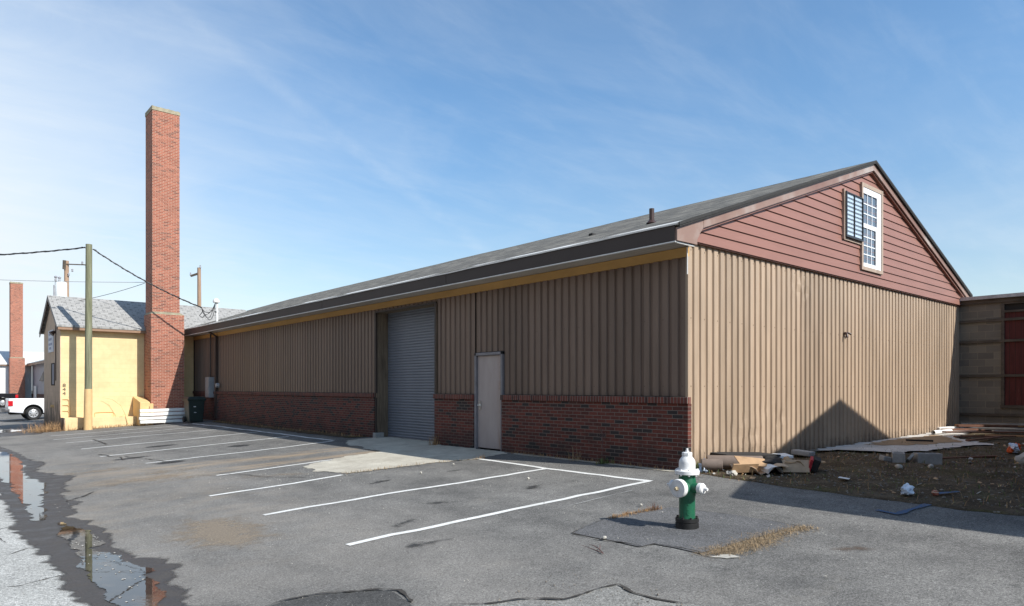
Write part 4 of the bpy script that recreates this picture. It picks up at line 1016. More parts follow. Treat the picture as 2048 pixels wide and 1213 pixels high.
for q in ((-1.5, 49.5, 9.6), (-.95, 49.2, 10.15), (-.5, 48.9, 10.2), (-.75, 49.0, 9.9), (-1.7, 49.6, 9.3)):
    m = MB(); m.lathe([(.03, -.12), (.07, -.08), (.04, -.02), (.07, .03), (.02, .1)], 10, Matrix.Translation(q)); m.build('insulator', M['insulator'], p2, smooth=True)
m = MB(); m.lathe([(.3, 7.55), (.36, 7.6), (.36, 8.62), (.32, 8.68), (.1, 8.74)], 20, Matrix.Translation((-2.18, 49.42, 0))); tr = m.build('transformer', M['transformer'], p2, smooth=True)
for dx in (-.25, .0): m = MB(); m.lathe([(.04, 8.66), (.08, 8.78), (.05, 8.88), (.11, 9.0), (.03, 9.08)], 10, Matrix.Translation((-2.25 + dx, 49.5 + dx * .9, 0))); m.build('bushing', M['insulator'], tr, smooth=True)
m = MB(); m.tube([(-2.62, 49.05, 7.6), (-2.62, 49.05, 8.4)], .05, 8); m.build('surge_arrester', M['insulator'], tr, smooth=True); m = MB(); m.tube([(-1.95, 49.3, 8.5), (-1.9, 49.3, 8.0), (-1.95, 49.3, 7.6)], .035, 6); m.build('lead_wire', M['insulator'], tr, smooth=True)
p3 = thing('utility_pole', 'plain brown pole with short crossarm behind the warehouse roof', 'utility pole', (4.3, 40.6, 0))
m = MB(); m.tube([(4.3, 40.6, -.2), (4.25, 40.6, 9.25)], [.16, .11], 14); m.build('pole_shaft', M['pole_brown'], p3, smooth=True)
m = MB(); m.obox((4.05, 40.75, 8.8), (.6, .1, .12), -.6, 0, -.35); m.build('crossarm', M['old_wood'], p3)
m = MB(); m.lathe([(.03, 0), (.06, .05), (.04, .15), (.05, .2)], 10, Matrix.Translation((4.3, 40.5, 9.2))); m.build('insulator', M['insulator'], p3, smooth=True); m = MB(); m.lathe([(.03, 0), (.06, .05), (.04, .15), (.05, .2)], 10, Matrix.Translation((3.82, 40.92, 8.72))); m.build('insulator', M['insulator'], p3, smooth=True)

# ------------------------------------------------------------------ hydrant
hx, hy = -3.3, -2.28; hz = g(hx, hy) + .012
hy_ = thing('fire_hydrant', 'green fire hydrant with white bonnet and caps on a black flange', 'fire hydrant', (hx, hy, hz))
T0 = Matrix.Translation((hx, hy, hz))
m = MB(); m.lathe([(.128, -.06), (.128, .05), (.12, .055), (.12, .062), (.128, .066), (.128, .1), (.1, .105)], 32, T0); bf = m.build('base_flange', M['hyd_black'], hy_, smooth=True)
m = MB()
for k in range(8):
    a = k * math.pi / 4 + .2; m.tube([(hx + .112 * math.cos(a), hy + .112 * math.sin(a), hz - .005), (hx + .112 * math.cos(a), hy + .112 * math.sin(a), hz + .122)], .013, 6)
m.build('flange_bolt', M['hyd_black'], bf)
m = MB(); m.lathe([(.092, .1), (.088, .13), (.088, .34), (.094, .36), (.096, .52), (.088, .56), (.088, .59)], 32, T0)
bar = m.build('barrel', M['hyd_green'], hy_, smooth=True)
m = MB(); rx = Matrix.Rotation(-math.pi / 2, 4, 'Y'); ry = Matrix.Rotation(math.pi / 2, 4, 'X')
m.lathe([(.085, .0), (.082, .1), (.076, .13)], 24, T0 @ Matrix.Translation((0, 0, .445)) @ rx); m.build('pumper_neck', M['hyd_green'], bar, smooth=True)
m = MB(); m.lathe([(.062, .0), (.06, .1), (.052, .16)], 20, T0 @ Matrix.Translation((0, 0, .445)) @ ry); m.build('hose_neck', M['hyd_green'], bar, smooth=True); m = MB(); m.lathe([(.062, .0), (.06, .1), (.052, .16)], 20, T0 @ Matrix.Translation((0, 0, .445)) @ Matrix.Rotation(-math.pi / 2, 4, 'X')); m.build('hose_neck', M['hyd_green'], bar, smooth=True)
m = MB(); m.lathe([(.07, .12), (.1, .125), (.102, .17), (.094, .182), (.03, .186)], 32, T0 @ Matrix.Translation((0, 0, .445)) @ rx); pc = m.build('pumper_cap', M['hyd_white'], hy_, smooth=True)
m = MB(); m.lathe([(.026, .18), (.026, .2), (.018, .203), (.017, .225)], 6, T0 @ Matrix.Translation((0, 0, .445)) @ rx); m.build('cap_nut', M['brass'], pc)
for rr in (ry, Matrix.Rotation(-math.pi / 2, 4, 'X')):
    m = MB(); m.lathe([(.05, .15), (.062, .155), (.062, .2), (.05, .215), (.025, .22)], 24, T0 @ Matrix.Translation((0, 0, .445)) @ rr); hc = m.build('hose_cap', M['hyd_white'], hy_, smooth=True)
    m = MB(); m.lathe([(.024, .215), (.02, .25), (.018, .262)], 5, T0 @ Matrix.Translation((0, 0, .445)) @ rr); m.build('cap_nut', M['hyd_white'], hc)
m = MB(); m.lathe([(.09, .588), (.134, .592), (.136, .628), (.128, .636), (.1, .64)], 32, T0); bo = m.build('bonnet_flange', M['hyd_white'], hy_, smooth=True)
m = MB()
for k in range(8):
    a = k * math.pi / 4; m.tube([(hx + .115 * math.cos(a), hy + .115 * math.sin(a), hz + .575), (hx + .115 * math.cos(a), hy + .115 * math.sin(a), hz + .65)], .011, 6)
m.build('flange_bolt', M['hyd_white'], bo)
m = MB(); m.lathe([(.1, .638), (.09, .645), (.09, .715), (.086, .74), (.072, .765), (.055, .785), (.05, .795)], 32, T0); m.build('bonnet', M['hyd_white'], hy_, smooth=True)
m = MB(); m.lathe([(.05, .79), (.058, .796), (.058, .826), (.052, .832), (.02, .834)], 8, T0); tc = m.build('bonnet_cap', M['hyd_white'], hy_, bevel=.002)
m = MB(); m.lathe([(.022, .832), (.022, .848), (.014, .85), (.013, .875)], 5, T0); m.build('operating_nut', M['hyd_white'], tc)
m = MB()   # raised casting marks on the barrel's street side
th0 = math.atan2(-.62, -.78)
for i, (dz_, dt, w_, h_) in enumerate(((.33, -.1, .012, .03), (.325, .06, .006, .03), (.28, -.05, .02, .008), (.26, .08, .012, .012), (.235, -.08, .01, .02), (.205, .03, .02, .006), (.17, -.06, .006, .026), (.15, .07, .014, .008), (.33, .2, .02, .006), (.3, .2, .006, .02))):
    a = th0 + dt; m.obox((hx + .089 * math.cos(a), hy + .089 * math.sin(a), hz + dz_), (.008, w_, h_), a)
m.build('casting_mark', M['hyd_green'], bar, bevel=.0015)

# ------------------------------------------------------------------ items along the wall
zb = g(-1.7, 25.4)
zz = g(-1.7, 25.3) + .06
LAB = ['lowest white concrete wheel stop of the stack by the chimney', 'second white wheel stop from the bottom of the stack by the chimney', 'third white wheel stop from the bottom of the stack by the chimney', 'topmost white wheel stop of the stack by the chimney']
for i in range(4):
    L = 1.84; w = .1
    m = MB(); pr = [(-.1, 0), (.1, 0), (.1, .05), (.07, .13), (-.07, .13), (-.1, .05)]
    m.prism(pr, -L / 2, L / 2, lambda p, t: (t, p[0], p[1]))
    o = m.build('wheel_stop', M['wheelstop'], bevel=.012, local=True); o.location = (-1.72 + random.uniform(-.04, .04), 25.3 + random.uniform(-.03, .03), zz + i * .158); o.rotation_euler = (0, R(random.uniform(-.4, .4)) - R(.8), R(random.uniform(-1.5, 1.5)))
    tag(o, LAB[i], 'wheel stop', 'stacked wheel stops')
m = MB()
for x_ in (-2.4, -1.7, -1.0):
    m.obox((x_, 25.3, zz - .03), (.09, .24, .05))
tag(m.build('timber_bearers', M['old_wood'], origin=(-1.7, 25.3, zz - .06)), 'dark timber bearers under the stacked white wheel stops', 'timber')
bx, by = -.82, 24.15; bz = g(bx, by)
bn = thing('wheelie_bin', 'dark green wheeled rubbish bin in the corner by the chimney', 'bin', (bx, by, bz))
def frustum(mb, c, a0, b0, a1, b1, z0, z1):
    x, y = c
    v = [(x - a0, y - b0, z0), (x + a0, y - b0, z0), (x + a0, y + b0, z0), (x - a0, y + b0, z0), (x - a1, y - b1, z1), (x + a1, y - b1, z1), (x + a1, y + b1, z1), (x - a1, y + b1, z1)]
    mb.add(v, [(3, 2, 1, 0), (4, 5, 6, 7), (0, 1, 5, 4), (1, 2, 6, 5), (2, 3, 7, 6), (3, 0, 4, 7)])
m = MB(); frustum(m, (bx, by), .27, .29, .34, .36, bz + .03, bz + 1.0); m.build('bin_body', M['bin'], bn, bevel=.03)
m = MB(); frustum(m, (bx, by), .37, .39, .38, .4, bz + .92, bz + 1.0); m.build('bin_rim', M['bin'], bn, bevel=.015)
m = MB(); frustum(m, (bx, by), .38, .4, .3, .34, bz + 1.002, bz + 1.09); m.build('lid', M['bin'], bn, bevel=.02)
for s_ in (-1, 1):
    m = MB(); m.lathe([(.02, -.04), (.12, -.04), (.13, -.02), (.13, .02), (.12, .04), (.02, .04)], 18, Matrix.Translation((bx + s_ * .33, by + .25, bz + .13)) @ Matrix.Rotation(math.pi / 2, 4, 'Y')); m.build('wheel', M['tyre'], bn, smooth=True)
m = MB(); m.box(bx - .12, bx - .03, by - .352, by - .345, bz + .66, bz + .69); m.box(bx - .1, bx - .01, by - .337, by - .325, bz + .42, bz + .44); m.build('bin_label', M['sign_white'], bn)

# ------------------------------------------------------------------ pickups
def pickup(label, paint, loc, rz, group='parked pickup trucks'):
    r = thing('pickup_truck', label, 'pickup truck', loc, rz, group)
    B = dict(local=True)
    W = .98
    # side outline of bed + cab + hood in (x, z); front is +x
    def arch(cx): return [(cx + .5 * math.cos(a), .42 + .52 * math.sin(a)) for a in [math.pi - i * math.pi / 14 for i in range(15)]]
    body = [(-1.2, .55), (-1.22, .75), (-1.2, 1.22), (-1.19, 1.3), (.98, 1.3), (1.0, 1.32), (3.1, 1.3), (4.25, 1.16), (4.5, 1.05), (4.55, .8), (4.5, .5)]
    low = [(4.5, .45)] + arch(3.65)[::-1] + arch(0)[::-1] + [(-1.2, .5)]
    poly = body + low
    m = MB(); m.prism(poly, -W, W, lambda p, t: (p[0], t, p[1])); m.build('body', paint, r, bevel=.025, **B)
    m = MB(); cab = [(.95, 1.3), (1.05, 1.86), (1.25, 1.93), (2.5, 1.92), (3.15, 1.32)]
    v = [(x, s_ * (W - .04 - (z - 1.3) * .22), z) for s_ in (-1, 1) for x, z in cab]; n = len(cab)
    m.add(v, [tuple(range(n)), tuple(range(n, 2 * n))[::-1]] + [(i, (i + 1) % n, (i + 1) % n + n, i + n) for i in range(n)]); m.build('cab', paint, r, bevel=.03, **B)
    m = MB()
    for s_ in (-1, 1):
        for x0, x1, x2, x3 in ((1.1, 1.15, 1.75, 1.75), (1.85, 1.85, 2.4, 2.85)):
            yy = lambda z: s_ * (W - .035 - (z - 1.3) * .22 + .004)
            m.quad((x0, yy(1.36), 1.36), (x3, yy(1.36), 1.36), (x2, yy(1.82), 1.82), (x1, yy(1.82), 1.82))
    m.build('side_window', M['glass'], r, **B)
    m = MB(); m.box(-1.12, .9, -.82, .82, 1.27, 1.306); m.build('bed_opening', M['dark'], r, **B)
    m = MB(); m.box(-1.42, -1.2, -.96, .96, .5, .72); m.box(-1.38, -1.15, -.99, .99, .52, .7); m.build('bumper', M['bumper'], r, bevel=.03, **B)
    m = MB(); m.box(-1.1, 4.3, -.6, .6, .34, .52); m.build('chassis', M['dark'], r, **B)
    for s_ in (-1, 1):
        m = MB(); m.box(-1.235, -1.0, s_ * W - .05, s_ * W + .012, .86, 1.17); m.build('tail_light', M['tail'], r, bevel=.015, **B)
        m = MB(); m.box(4.3, 4.54, s_ * .8 - .15, s_ * .8 + .15, .82, 1.02); m.build('headlight', M['sign_white'], r, bevel=.02, **B)
        for cx in (0, 3.65):
            T = Matrix.Translation((cx, s_ * (W - .14), .4)) @ Matrix.Rotation(math.pi / 2 * (1 if s_ < 0 else -1), 4, 'X')
            m = MB(); m.lathe([(.24, -.12), (.37, -.12), (.4, -.09), (.4, .09), (.37, .12), (.25, .12)], 28, T, False); wq = m.build('wheel', M['tyre'], r, smooth=True, **B)
            m = MB(); m.lathe([(.25, .0), (.25, .112), (.235, .118), (.2, .08), (.1, .1), (.08, .125), (.02, .13)], 28, T); rm = m.build('rim', M['rim'], wq, smooth=True, local=True)
            m = MB()
            for k in range(8):
                a = k * math.pi / 4; m.lathe([(.03, .08), (.03, .1)], 10, T @ Matrix.Translation((.155 * math.cos(a), .155 * math.sin(a), 0)))
            hb = m.build('rim_hole', M['dark'], rm, local=True)
            m = MB(); m.lathe([(.47, -.05), (.47, .0)], 28, Matrix.Translation((cx, s_ * (W - .27), .44)) @ Matrix.Rotation(math.pi / 2, 4, 'X')); m.build('wheel_well', M['dark'], r, **B)
    m = MB()
    for z_, a, b in ((1.02, .72, 1.15), (.88, .75, 1.1)):
        x = a
        while x < b: m.box(x, x + .05, -W - .028, -W - .02, z_, z_ + .05); x += .075
    if paint is M['truck_white']: m.build('side_lettering', M['sign_text'], r, **B)
    m = MB(); m.box(.955, .965, -W - .003, W + .003, .5, 1.3); m.build('panel_gap', M['dark'], r, **B)
    return r
pickup('white pickup truck parked with its tail showing beside the yellow building', M['truck_white'], (-4.41, 44.2, g0(-4.41, 44.2)), 0)
pickup('black pickup truck parked beyond the white one with its tail light showing', M['truck_black'], (-3.4, 76.5, -.45), R(180))
r = thing('parked_car', 'white car parked behind the black pickup truck', 'car', (-6.2, 81.5, -.45))
m = MB(); m.prism([(-2.3, .3), (-2.35, .8), (-2.2, 1.05), (1.2, 1.05), (2.2, .9), (2.3, .6), (2.25, .3)], -.92, .92, lambda p, t: (p[0], t, p[1])); m.build('body', M['truck_white'], r, bevel=.05, local=True)
m = MB(); m.prism([(-2.15, 1.052), (-1.9, 1.66), (-1.6, 1.74), (.1, 1.72), (1.1, 1.052)], -.8, .8, lambda p, t: (p[0], t, p[1])); cb_ = m.build('cabin', M['truck_white'], r, bevel=.05, local=True)
for s_ in (-1, 1):
    m = MB(); m.quad((-1.85, s_ * .806, 1.12), (.9, s_ * .806, 1.12), (.1, s_ * .806, 1.6), (-1.7, s_ * .806, 1.6)); m.build('side_window', M['glass'], cb_, local=True)
    for cx in (-1.4, 1.4):
        m = MB(); m.lathe([(.05, -.1), (.32, -.1), (.34, -.06), (.34, .06), (.32, .1), (.05, .1)], 20, Matrix.Translation((cx, s_ * .84, .33)) @ Matrix.Rotation(math.pi / 2, 4, 'X')); m.build('wheel', M['tyre'], r, smooth=True, local=True)

# ------------------------------------------------------------------ rubbish in the yard
def crumple(mb, c, size, n=3, amp=.3, seed=0):
    bm = bmesh.new(); bmesh.ops.create_icosphere(bm, subdivisions=n, radius=.5)
    for v in bm.verts:
        d = 1 + amp * (noise.noise(v.co * 3 + Vector((seed, 0, 0))) + .7 * noise.noise(v.co * 7 + Vector((0, seed, 0))))
        v.co = Vector((v.co.x * size[0] * d, v.co.y * size[1] * d, max(v.co.z * d, -.4) * size[2]))
    bm.verts.ensure_lookup_table()
    mb.add([v.co + Vector(c) for v in bm.verts], [tuple(v.index for v in f.verts) for f in bm.faces]); bm.free()
def lay(name, mb, mat, label, cat, loc, rz=0, bevel=0., smooth=False, group=None, tilt=(0, 0), dz=0.):
    o = mb.build(name, mat, bevel=bevel, smooth=smooth, local=True)
    o.location = (loc[0], loc[1], loc[2] if len(loc) > 2 else gd(*loc) + dz); o.rotation_euler = (tilt[0], tilt[1], rz)
    return tag(o, label, cat, group)
m = MB(); m.tube([(-.32, 0, .1), (-.16, 0, .1), (0, 0, .1), (.01, 0, .1)], .1, 24); lay('foam_roll', m, M['roll'], 'short brown foam roll at the corner of the ribbed gable wall', 'foam roll', (.2, -.52), R(-52), .012, True)
m = MB(); m.tube([(-.45, 0, .12), (.45, 0, .12)], .12, 24); lay('foam_roll', m, M['roll'], 'long brown foam roll lying beside the flattened black mat', 'foam roll', (.62, -.5), R(-50), .012, True)
m = MB(); m.obox((0, 0, .2), (1.2, .55, .04), 0, 0, .04); m.obox((.05, .02, .09), (1.1, .48, .17)); lay('floor_mat', m, M['mat'], 'black rubber mat lying against the ribbed gable wall', 'mat', (1.2, -.32), R(-18), .01)
def sheet_fold(w, d, h, seed, nx=14, ny=10, th=.012):
    mb = MB()
    top = []
    for i in range(nx):
        for j in range(ny):
            u, v_ = i / (nx - 1), j / (ny - 1)
            z = h * (abs(math.sin(u * 4.2 + seed)) * .7 + .5 * noise.noise((u * 4, v_ * 3, seed)) + .3 * abs(math.sin(v_ * 3 + seed)))
            top.append(Vector(((u - .5) * w + .05 * noise.noise((u * 5, v_ * 5, seed + 3)), (v_ - .5) * d, max(.01, z))))
    mb.v = [tuple(p) for p in top] + [tuple(p - Vector((0, 0, th))) for p in top]
    N_ = nx * ny
    for i in range(nx - 1):
        for j in range(ny - 1):
            a = i * ny + j; q = (a, a + ny, a + ny + 1, a + 1); mb.f += [q, tuple(k + N_ for k in q[::-1])]
    for i in range(nx - 1):
        for j in (0, ny - 1): a = i * ny + j; mb.f.append((a, a + ny, a + ny + N_, a + N_))
    for j in range(ny - 1):
        for i in (0, nx - 1): a = i * ny + j; mb.f.append((a, a + 1, a + 1 + N_, a + N_))
    return mb
cb = lay('cardboard_box', sheet_fold(.8, .42, .15, 1.2), M['pale_cardboard'], 'crushed flattened cardboard box in sunlight by the foam rolls', 'cardboard box', (.5, -1.0), R(-38))
m = MB()
for k in range(3):
    P = [Vector((-.12 + .25 * i / 12, -.27 - .01 * k, .1 + (.05 + .03 * k) * math.sin(math.pi * i / 12) - .03 * k)) for i in range(13)]
    for a, b in zip(P, P[1:]): m.add([a, b, b + Vector((0, .3, .02)), a + Vector((0, .3, .02))], [(0, 1, 2, 3)])
f_ = m.build('box_flap', M['paper'], local=True); f_.parent = cb; f_.location = (.15, -.02, .0)
m = MB(); m.obox((-.1, .0, .2), (.5, .3, .012), 0, .35, .1); m.obox((-.3, -.2, .12), (.45, .02, .16), .2, .5, 0); f_ = m.build('box_flap', M['cardboard'], local=True); f_.parent = cb
cb2 = lay('cardboard_box', sheet_fold(.62, .42, .2, 4.1), M['cardboard'], 'crushed cardboard box with red and black printed edge', 'cardboard box', (1.12, -1.42), R(-50))
m = MB(); m.obox((.1, -.12, .14), (.04, .22, .2), -.2, .2, .25); f_ = m.build('red_edge', M['red_print'], local=True); f_.parent = cb2
m = MB(); m.obox((.18, -.12, .14), (.1, .22, .19), -.2, .2, .35); f_ = m.build('black_edge', M['mat'], local=True); f_.parent = cb2
m = MB(); m.obox((-.15, -.2, .11), (.42, .014, .2), 0, -.25, 0); f_ = m.build('box_side', M['pale_cardboard'], local=True); f_.parent = cb2
m = MB(); crumple(m, (0, 0, .1), (.6, .4, .28), 3, .35, 3); lay('plastic_sheet', m, M['mat'], 'dark crumpled plastic sheet between the two cardboard boxes', 'plastic sheet', (.85, -1.08), .3)
m = MB(); m.obox((0, 0, .16), (.85, .32, .05), 0, .05, -.03); fo = lay('foam_board', m, M['foam'], 'white foam board with turquoise print on top of the rubbish', 'foam board', (1.62, -.52), R(-38), .012)
m = MB(); m.obox((-.1, .02, .187), (.4, .2, .004), .2, .05, -.03); f_ = m.build('turquoise_print', M['teal'], local=True); f_.parent = fo
m = MB(); m.obox((0, 0, .07), (.55, .35, .09), 0, .1, .06); lay('concrete_slab', m, M['cinder'], 'broken piece of pale concrete slab at the foot of the gable wall', 'concrete', (3.45, -.3), R(15), .02)
for i, (x, y, s_, lb) in enumerate(((-.02, -.86, .16, 'pale rounded rock beside the sunlit cardboard'), (2.6, -2.35, .13, 'small grey rock in the middle of the rubble yard'), (4.9, -3.6, .35, 'large half buried rock below the orange plastic bag'), (3.0, -2.7, .12, 'flat brown stone near the two cinder blocks'), (1.9, -.95, .14, 'brownish stone behind the printed cardboard box'))):
    m = MB(); crumple(m, (0, 0, s_ * .25), (s_, s_ * .75, s_ * .7), 3, .25, i * 5.); lay('rock', m, M['stone'], lb, 'rock', (x, y), i * 1.1, smooth=True, dz=-.01)
def cinder(label, loc, rz):
    m = MB(); L_, w_, h_ = .4, .2, .2
    m.box(-L_ / 2, L_ / 2, -w_ / 2, -w_ / 2 + .03, 0, h_); m.box(-L_ / 2, L_ / 2, w_ / 2 - .03, w_ / 2, 0, h_)
    for x in (-L_ / 2 + .0, -.02, L_ / 2 - .035): m.box(x, x + .035, -w_ / 2 + .03, w_ / 2 - .03, 0, h_)
    return lay('cinder_block', m, M['cinder'], label, 'cinder block', loc, rz, .006, group='cinder blocks in the yard', dz=-.015)
cinder('grey cinder block standing end on, nearer the gable wall', (3.5, -2.02), R(22))
cinder('grey cinder block lying broadside, farther from the gable wall', (3.72, -2.42), R(-50))
m = MB(); m.obox((0, 0, .08), (.22, .05, .14), 0, .7, .4); lay('concrete_chunk', m, M['cinder'], 'tilted concrete fragment between the two cinder blocks', 'concrete', (3.52, -2.2), R(30), .01)
m = MB(); m.obox((0, 0, .05), (.26, .12, .09), 0, .1, .2); lay('concrete_chunk', m, M['cinder'], 'low concrete fragment before the end on cinder block', 'concrete', (3.3, -1.9), R(-20), .02)
m = MB(); crumple(m, (0, 0, .07), (.2, .15, .14), 3, .6, 7); lay('plastic_bag', m, M['bag'], 'crumpled white and blue plastic bag at the edge of the asphalt', 'plastic bag', (-.12, -3.42), .4)
m = MB(); crumple(m, (0, 0, .04), (.1, .08, .08), 2, .3, 9); lay('brick_bit', m, M['chimney'], 'small orange brick fragment near the plastic bag', 'brick', (.08, -3.68), .4, dz=.0)
m = MB(); crumple(m, (0, 0, .07), (.2, .16, .22), 3, .6, 11); lay('plastic_bag', m, M['bag'], 'small white plastic bag at the corner by the short foam roll', 'plastic bag', (.05, -.28), .4)
m = MB(); m.obox((0, 0, .02), (.2, .14, .006), 0, .12, .05); lay('paper_sheet', m, M['paper'], 'white sheet of paper lying in the shaded rubble', 'paper', (.45, -2.38), .3, dz=.02)
m = MB(); crumple(m, (0, 0, .1), (.28, .2, .2), 3, .5, 13); ob = lay('plastic_bag', m, M['bag'], 'white and orange plastic bag at the far side of the yard', 'plastic bag', (6.75, -2.98), .2)
m = MB(); crumple(m, (.14, -.05, .12), (.12, .12, .17), 3, .5, 17); crumple(m, (-.17, .05, .08), (.08, .1, .14), 2, .5, 19); f_ = m.build('orange_patch', M['bag_orange'], local=True); f_.parent = ob
BOARDS = [((13.2, -.28), 2.5, .14, .06, -13, 'board_white', 'long white board lying along the foot of the block wall', .13),
          ((11.7, -1.5), 2.4, .14, .04, -50, 'board_red', 'long dark brown board on the concrete pad, nearest the cinder blocks', .12),
          ((12.4, -.75), 2.1, .2, .05, -24, 'board_red', 'brown board half under the long white board', .12),
          ((7.75, -.95), .55, .06, .04, -60, 'mat', 'short black bar lying on the sandy pad', .1),
          ((13.4, -1.35), 2.6, .15, .05, -62, 'board_orange', 'orange tan board leaning into the block wall corner', .2),
          ((13.55, -1.6), 2.8, .22, .05, -74, 'board_grey', 'grey board lying along the block wall below the red door', .24),
          ((5.2, -2.62), 1.4, .08, .035, -24, 'board_red', 'thin dark stick of wood beside the broadside cinder block', .03),
          ((10.2, -1.6), 1.5, .12, .03, -40, 'board_red', 'warped brown plank on the middle of the pad', .1),
          ((12.2, -2.0), 1.5, .16, .04, -58, 'board_grey', 'pale splintered plank beside the long brown board', .12),
          ((9.6, -1.75), 1.7, .1, .03, -8, 'board_red', 'dark plank pointing along the pad edge toward the cinder blocks', .09),
          ((10.9, -2.1), 1.3, .16, .04, -70, 'board_orange', 'short tan plank lying across the dirt before the board pile', .09),
          ((11.2, -1.15), 1.9, .13, .04, -32, 'board_red', 'splintered brown board between the plastic pipe and the board pile', .13),
          ((12.6, -1.7), 2.2, .09, .05, -82, 'board_grey', 'grey batten lying nearly parallel to the block wall', .16),
          ((9.0, -2.9), 1.1, .07, .03, -15, 'board_red', 'short weathered stick near the orange plastic bag', .06),
          ((12.9, -1.05), 1.9, .1, .06, -40, 'board_red', 'narrow rust brown batten crossing the pile of boards', .2)]
for (x, y), L_, w_, h_, a, mt, lb, dz_ in BOARDS:
    m = MB(); m.obox((0, 0, h_ / 2), (L_, w_, h_)); lay('timber_board', m, M[mt], lb, 'board', (x, y, g0(x, y) + dz_), R(a), .006, group='boards strewn over the pad', tilt=(0, R(random.uniform(-1, 1))))
m = MB(); m.tube([(-.55, 0, .055), (.55, 0, .055)], .055, 16, False); m.tube([(-.55, 0, .055), (.55, 0, .055)], .045, 16, False)
lay('plastic_pipe', m, M['board_white'], 'white plastic pipe lying on the pad below the white board', 'pipe', (11.0, -.42, g0(11, -.4) + .08), R(-4), smooth=True)

# scattered stones: too many to count
def scatter(name, n, area, mat, smin, smax, fn, seed, dens=None):
    rnd = random.Random(seed); mb = MB(); k = 0
    while k < n:
        x, y = area(rnd)
        if dens and rnd.random() > dens(x, y): continue
        s_ = rnd.uniform(smin, smax) * (1 if rnd.random() < .93 else 1.8); z = fn(x, y); a = rnd.random() * 6.28
        ca, sa = math.cos(a), math.sin(a); v = []
        for px, py, pz in ((1, 0, 0), (0, .8, 0), (-1, 0, 0), (0, -.8, 0), (0, 0, .8), (0, 0, -.5)):
            px *= rnd.uniform(.7, 1.2); py *= rnd.uniform(.7, 1.2); pz *= rnd.uniform(.6, 1.2); v.append((x + (px * ca - py * sa) * s_, y + (px * sa + py * ca) * s_, z + pz * s_ + s_ * .2))
        mb.add(v, [(0, 1, 4), (1, 2, 4), (2, 3, 4), (3, 0, 4), (1, 0, 5), (2, 1, 5), (3, 2, 5), (0, 3, 5)]); k += 1
    return tag(mb.build(name, mat), kind='stuff')
tag(scatter('gravel', 1500, lambda r: (r.uniform(-.3, 8.5) if r.random() < .75 else r.uniform(-.3, 13.5), r.uniform(-6.5, -.1)), M['gravel_dark'], .006, .026, gd, 1, lambda x, y: .25 + .75 * max(0, noise.noise((x * .6, y * .6, 0)) + .5)), 'loose stones and rubble chips strewn over the dirt yard', 'gravel')
def lotdens(x, y):
    d = math.hypot(x + 4.4, (y - 5.4) * .8); return min(1, .08 + .9 * math.exp(-(d / 1.0) ** 2) + .25 * math.exp(-(math.hypot(x + 2.4, y + 3.2) / .9) ** 2))
tag(scatter('loose_chips', 2000, lambda r: (r.uniform(-7.6, -.3), r.uniform(-5.5, 12)), M['gravel'], .003, .0075, lambda x, y: g(x, y) + .011, 2, lotdens), 'loose pale stone chips scattered over the parking lot', 'gravel')
tag(scatter('gravel_edge', 420, lambda r: (r.uniform(-7.4, -5.2), r.uniform(-4.2, -2.4)), M['gravel_dark'], .003, .009, lambda x, y: g(x, y) + .006, 5, lambda x, y: 1 if -y > 2.4 + .35 * (x + 6.9) * -1 * 0 + .0 else 0), 'loose grit along the broken asphalt edge', 'gravel')
for i, (x, y) in enumerate(((-2.2, 1.55), (-3.0, 3.5), (-2.0, 3.9), (-4.3, -1.95), (-2.75, -1.2))):
    m = MB(); s_ = .05; crumple(m, (0, 0, .02), (s_, s_ * .8, s_ * .8), 2, .3, i * 3.)
    lay('stone', m, M['stone'], ['small pale stone beside the second stall line', 'small stone in the middle of the second stall', 'pale stone near the concrete apron corner', 'small stone on the patch edge left of the hydrant', 'dark chip behind the hydrant'][i], 'stone', (x, y, g(x, y) + .01), i)

# scraps of card, plaster and wood round the rubbish heap
rnd = random.Random(44); mm = {'card': MB(), 'pale': MB()}
for i in range(150):
    if i < 60: x, y = rnd.gauss(.8, .7), rnd.gauss(-.95, .35)
    else: x, y = rnd.uniform(-.2, 11), rnd.uniform(-4.5, -.3)
    if y > -.12 or x < dirt_edge(y) + .05: continue
    L_ = rnd.uniform(.02, .085) * (1.5 if i % 9 == 0 else 1)
    mm['card' if i % 3 else 'pale'].obox((x, y, gd(x, y) + .012), (L_, L_ * rnd.uniform(.2, .8), .006), rnd.random() * 3.1, rnd.uniform(-.5, .5), rnd.uniform(-.5, .5))
tag(mm['card'].build('scattered_debris', M['cardboard']), 'small scraps of card and wood strewn round the rubbish heap', 'debris', kind='stuff')
tag(mm['pale'].build('scattered_debris', M['gravel']), 'small pale scraps of plaster strewn over the yard', 'debris', kind='stuff')

# grasses
def blades(n, area, hmin, hmax, fn, seed, flat=.0, w=.004, lean=.5):
    rnd = random.Random(seed); mb = MB()
    for _ in range(n):
        x, y = area(rnd); z = fn(x, y); h = rnd.uniform(hmin, hmax); a = rnd.random() * 6.28
        l = h * (rnd.uniform(.1, lean) if rnd.random() > flat else rnd.uniform(1., 2.)); h2 = h if l < h else h * rnd.uniform(.1, .4)
        dx, dy = math.cos(a), math.sin(a); b = Vector((x, y, z)); q = Vector((-dy, dx, 0)) * w * rnd.uniform(.6, 1.4)
        mid = b + Vector((dx * l * .4, dy * l * .4, h2 * .65)); tip = b + Vector((dx * l, dy * l, h2 if rnd.random() > .3 else h2 * .75))
        mb.add([b - q, b + q, mid + q * .7, mid - q * .7, tip], [(0, 1, 2, 3), (3, 2, 4)])
    return mb
def along(pts, wid):
    def f(r):
        i = r.randrange(len(pts) - 1); t = r.random(); a, b = Vector(pts[i]), Vector(pts[i + 1]); q = a + (b - a) * t
        return q.x + r.gauss(0, wid), q.y + r.gauss(0, wid)
    return f
gt = lambda x, y: g(x, y) + .008
gp = lambda x, y: g(x, y) + .004
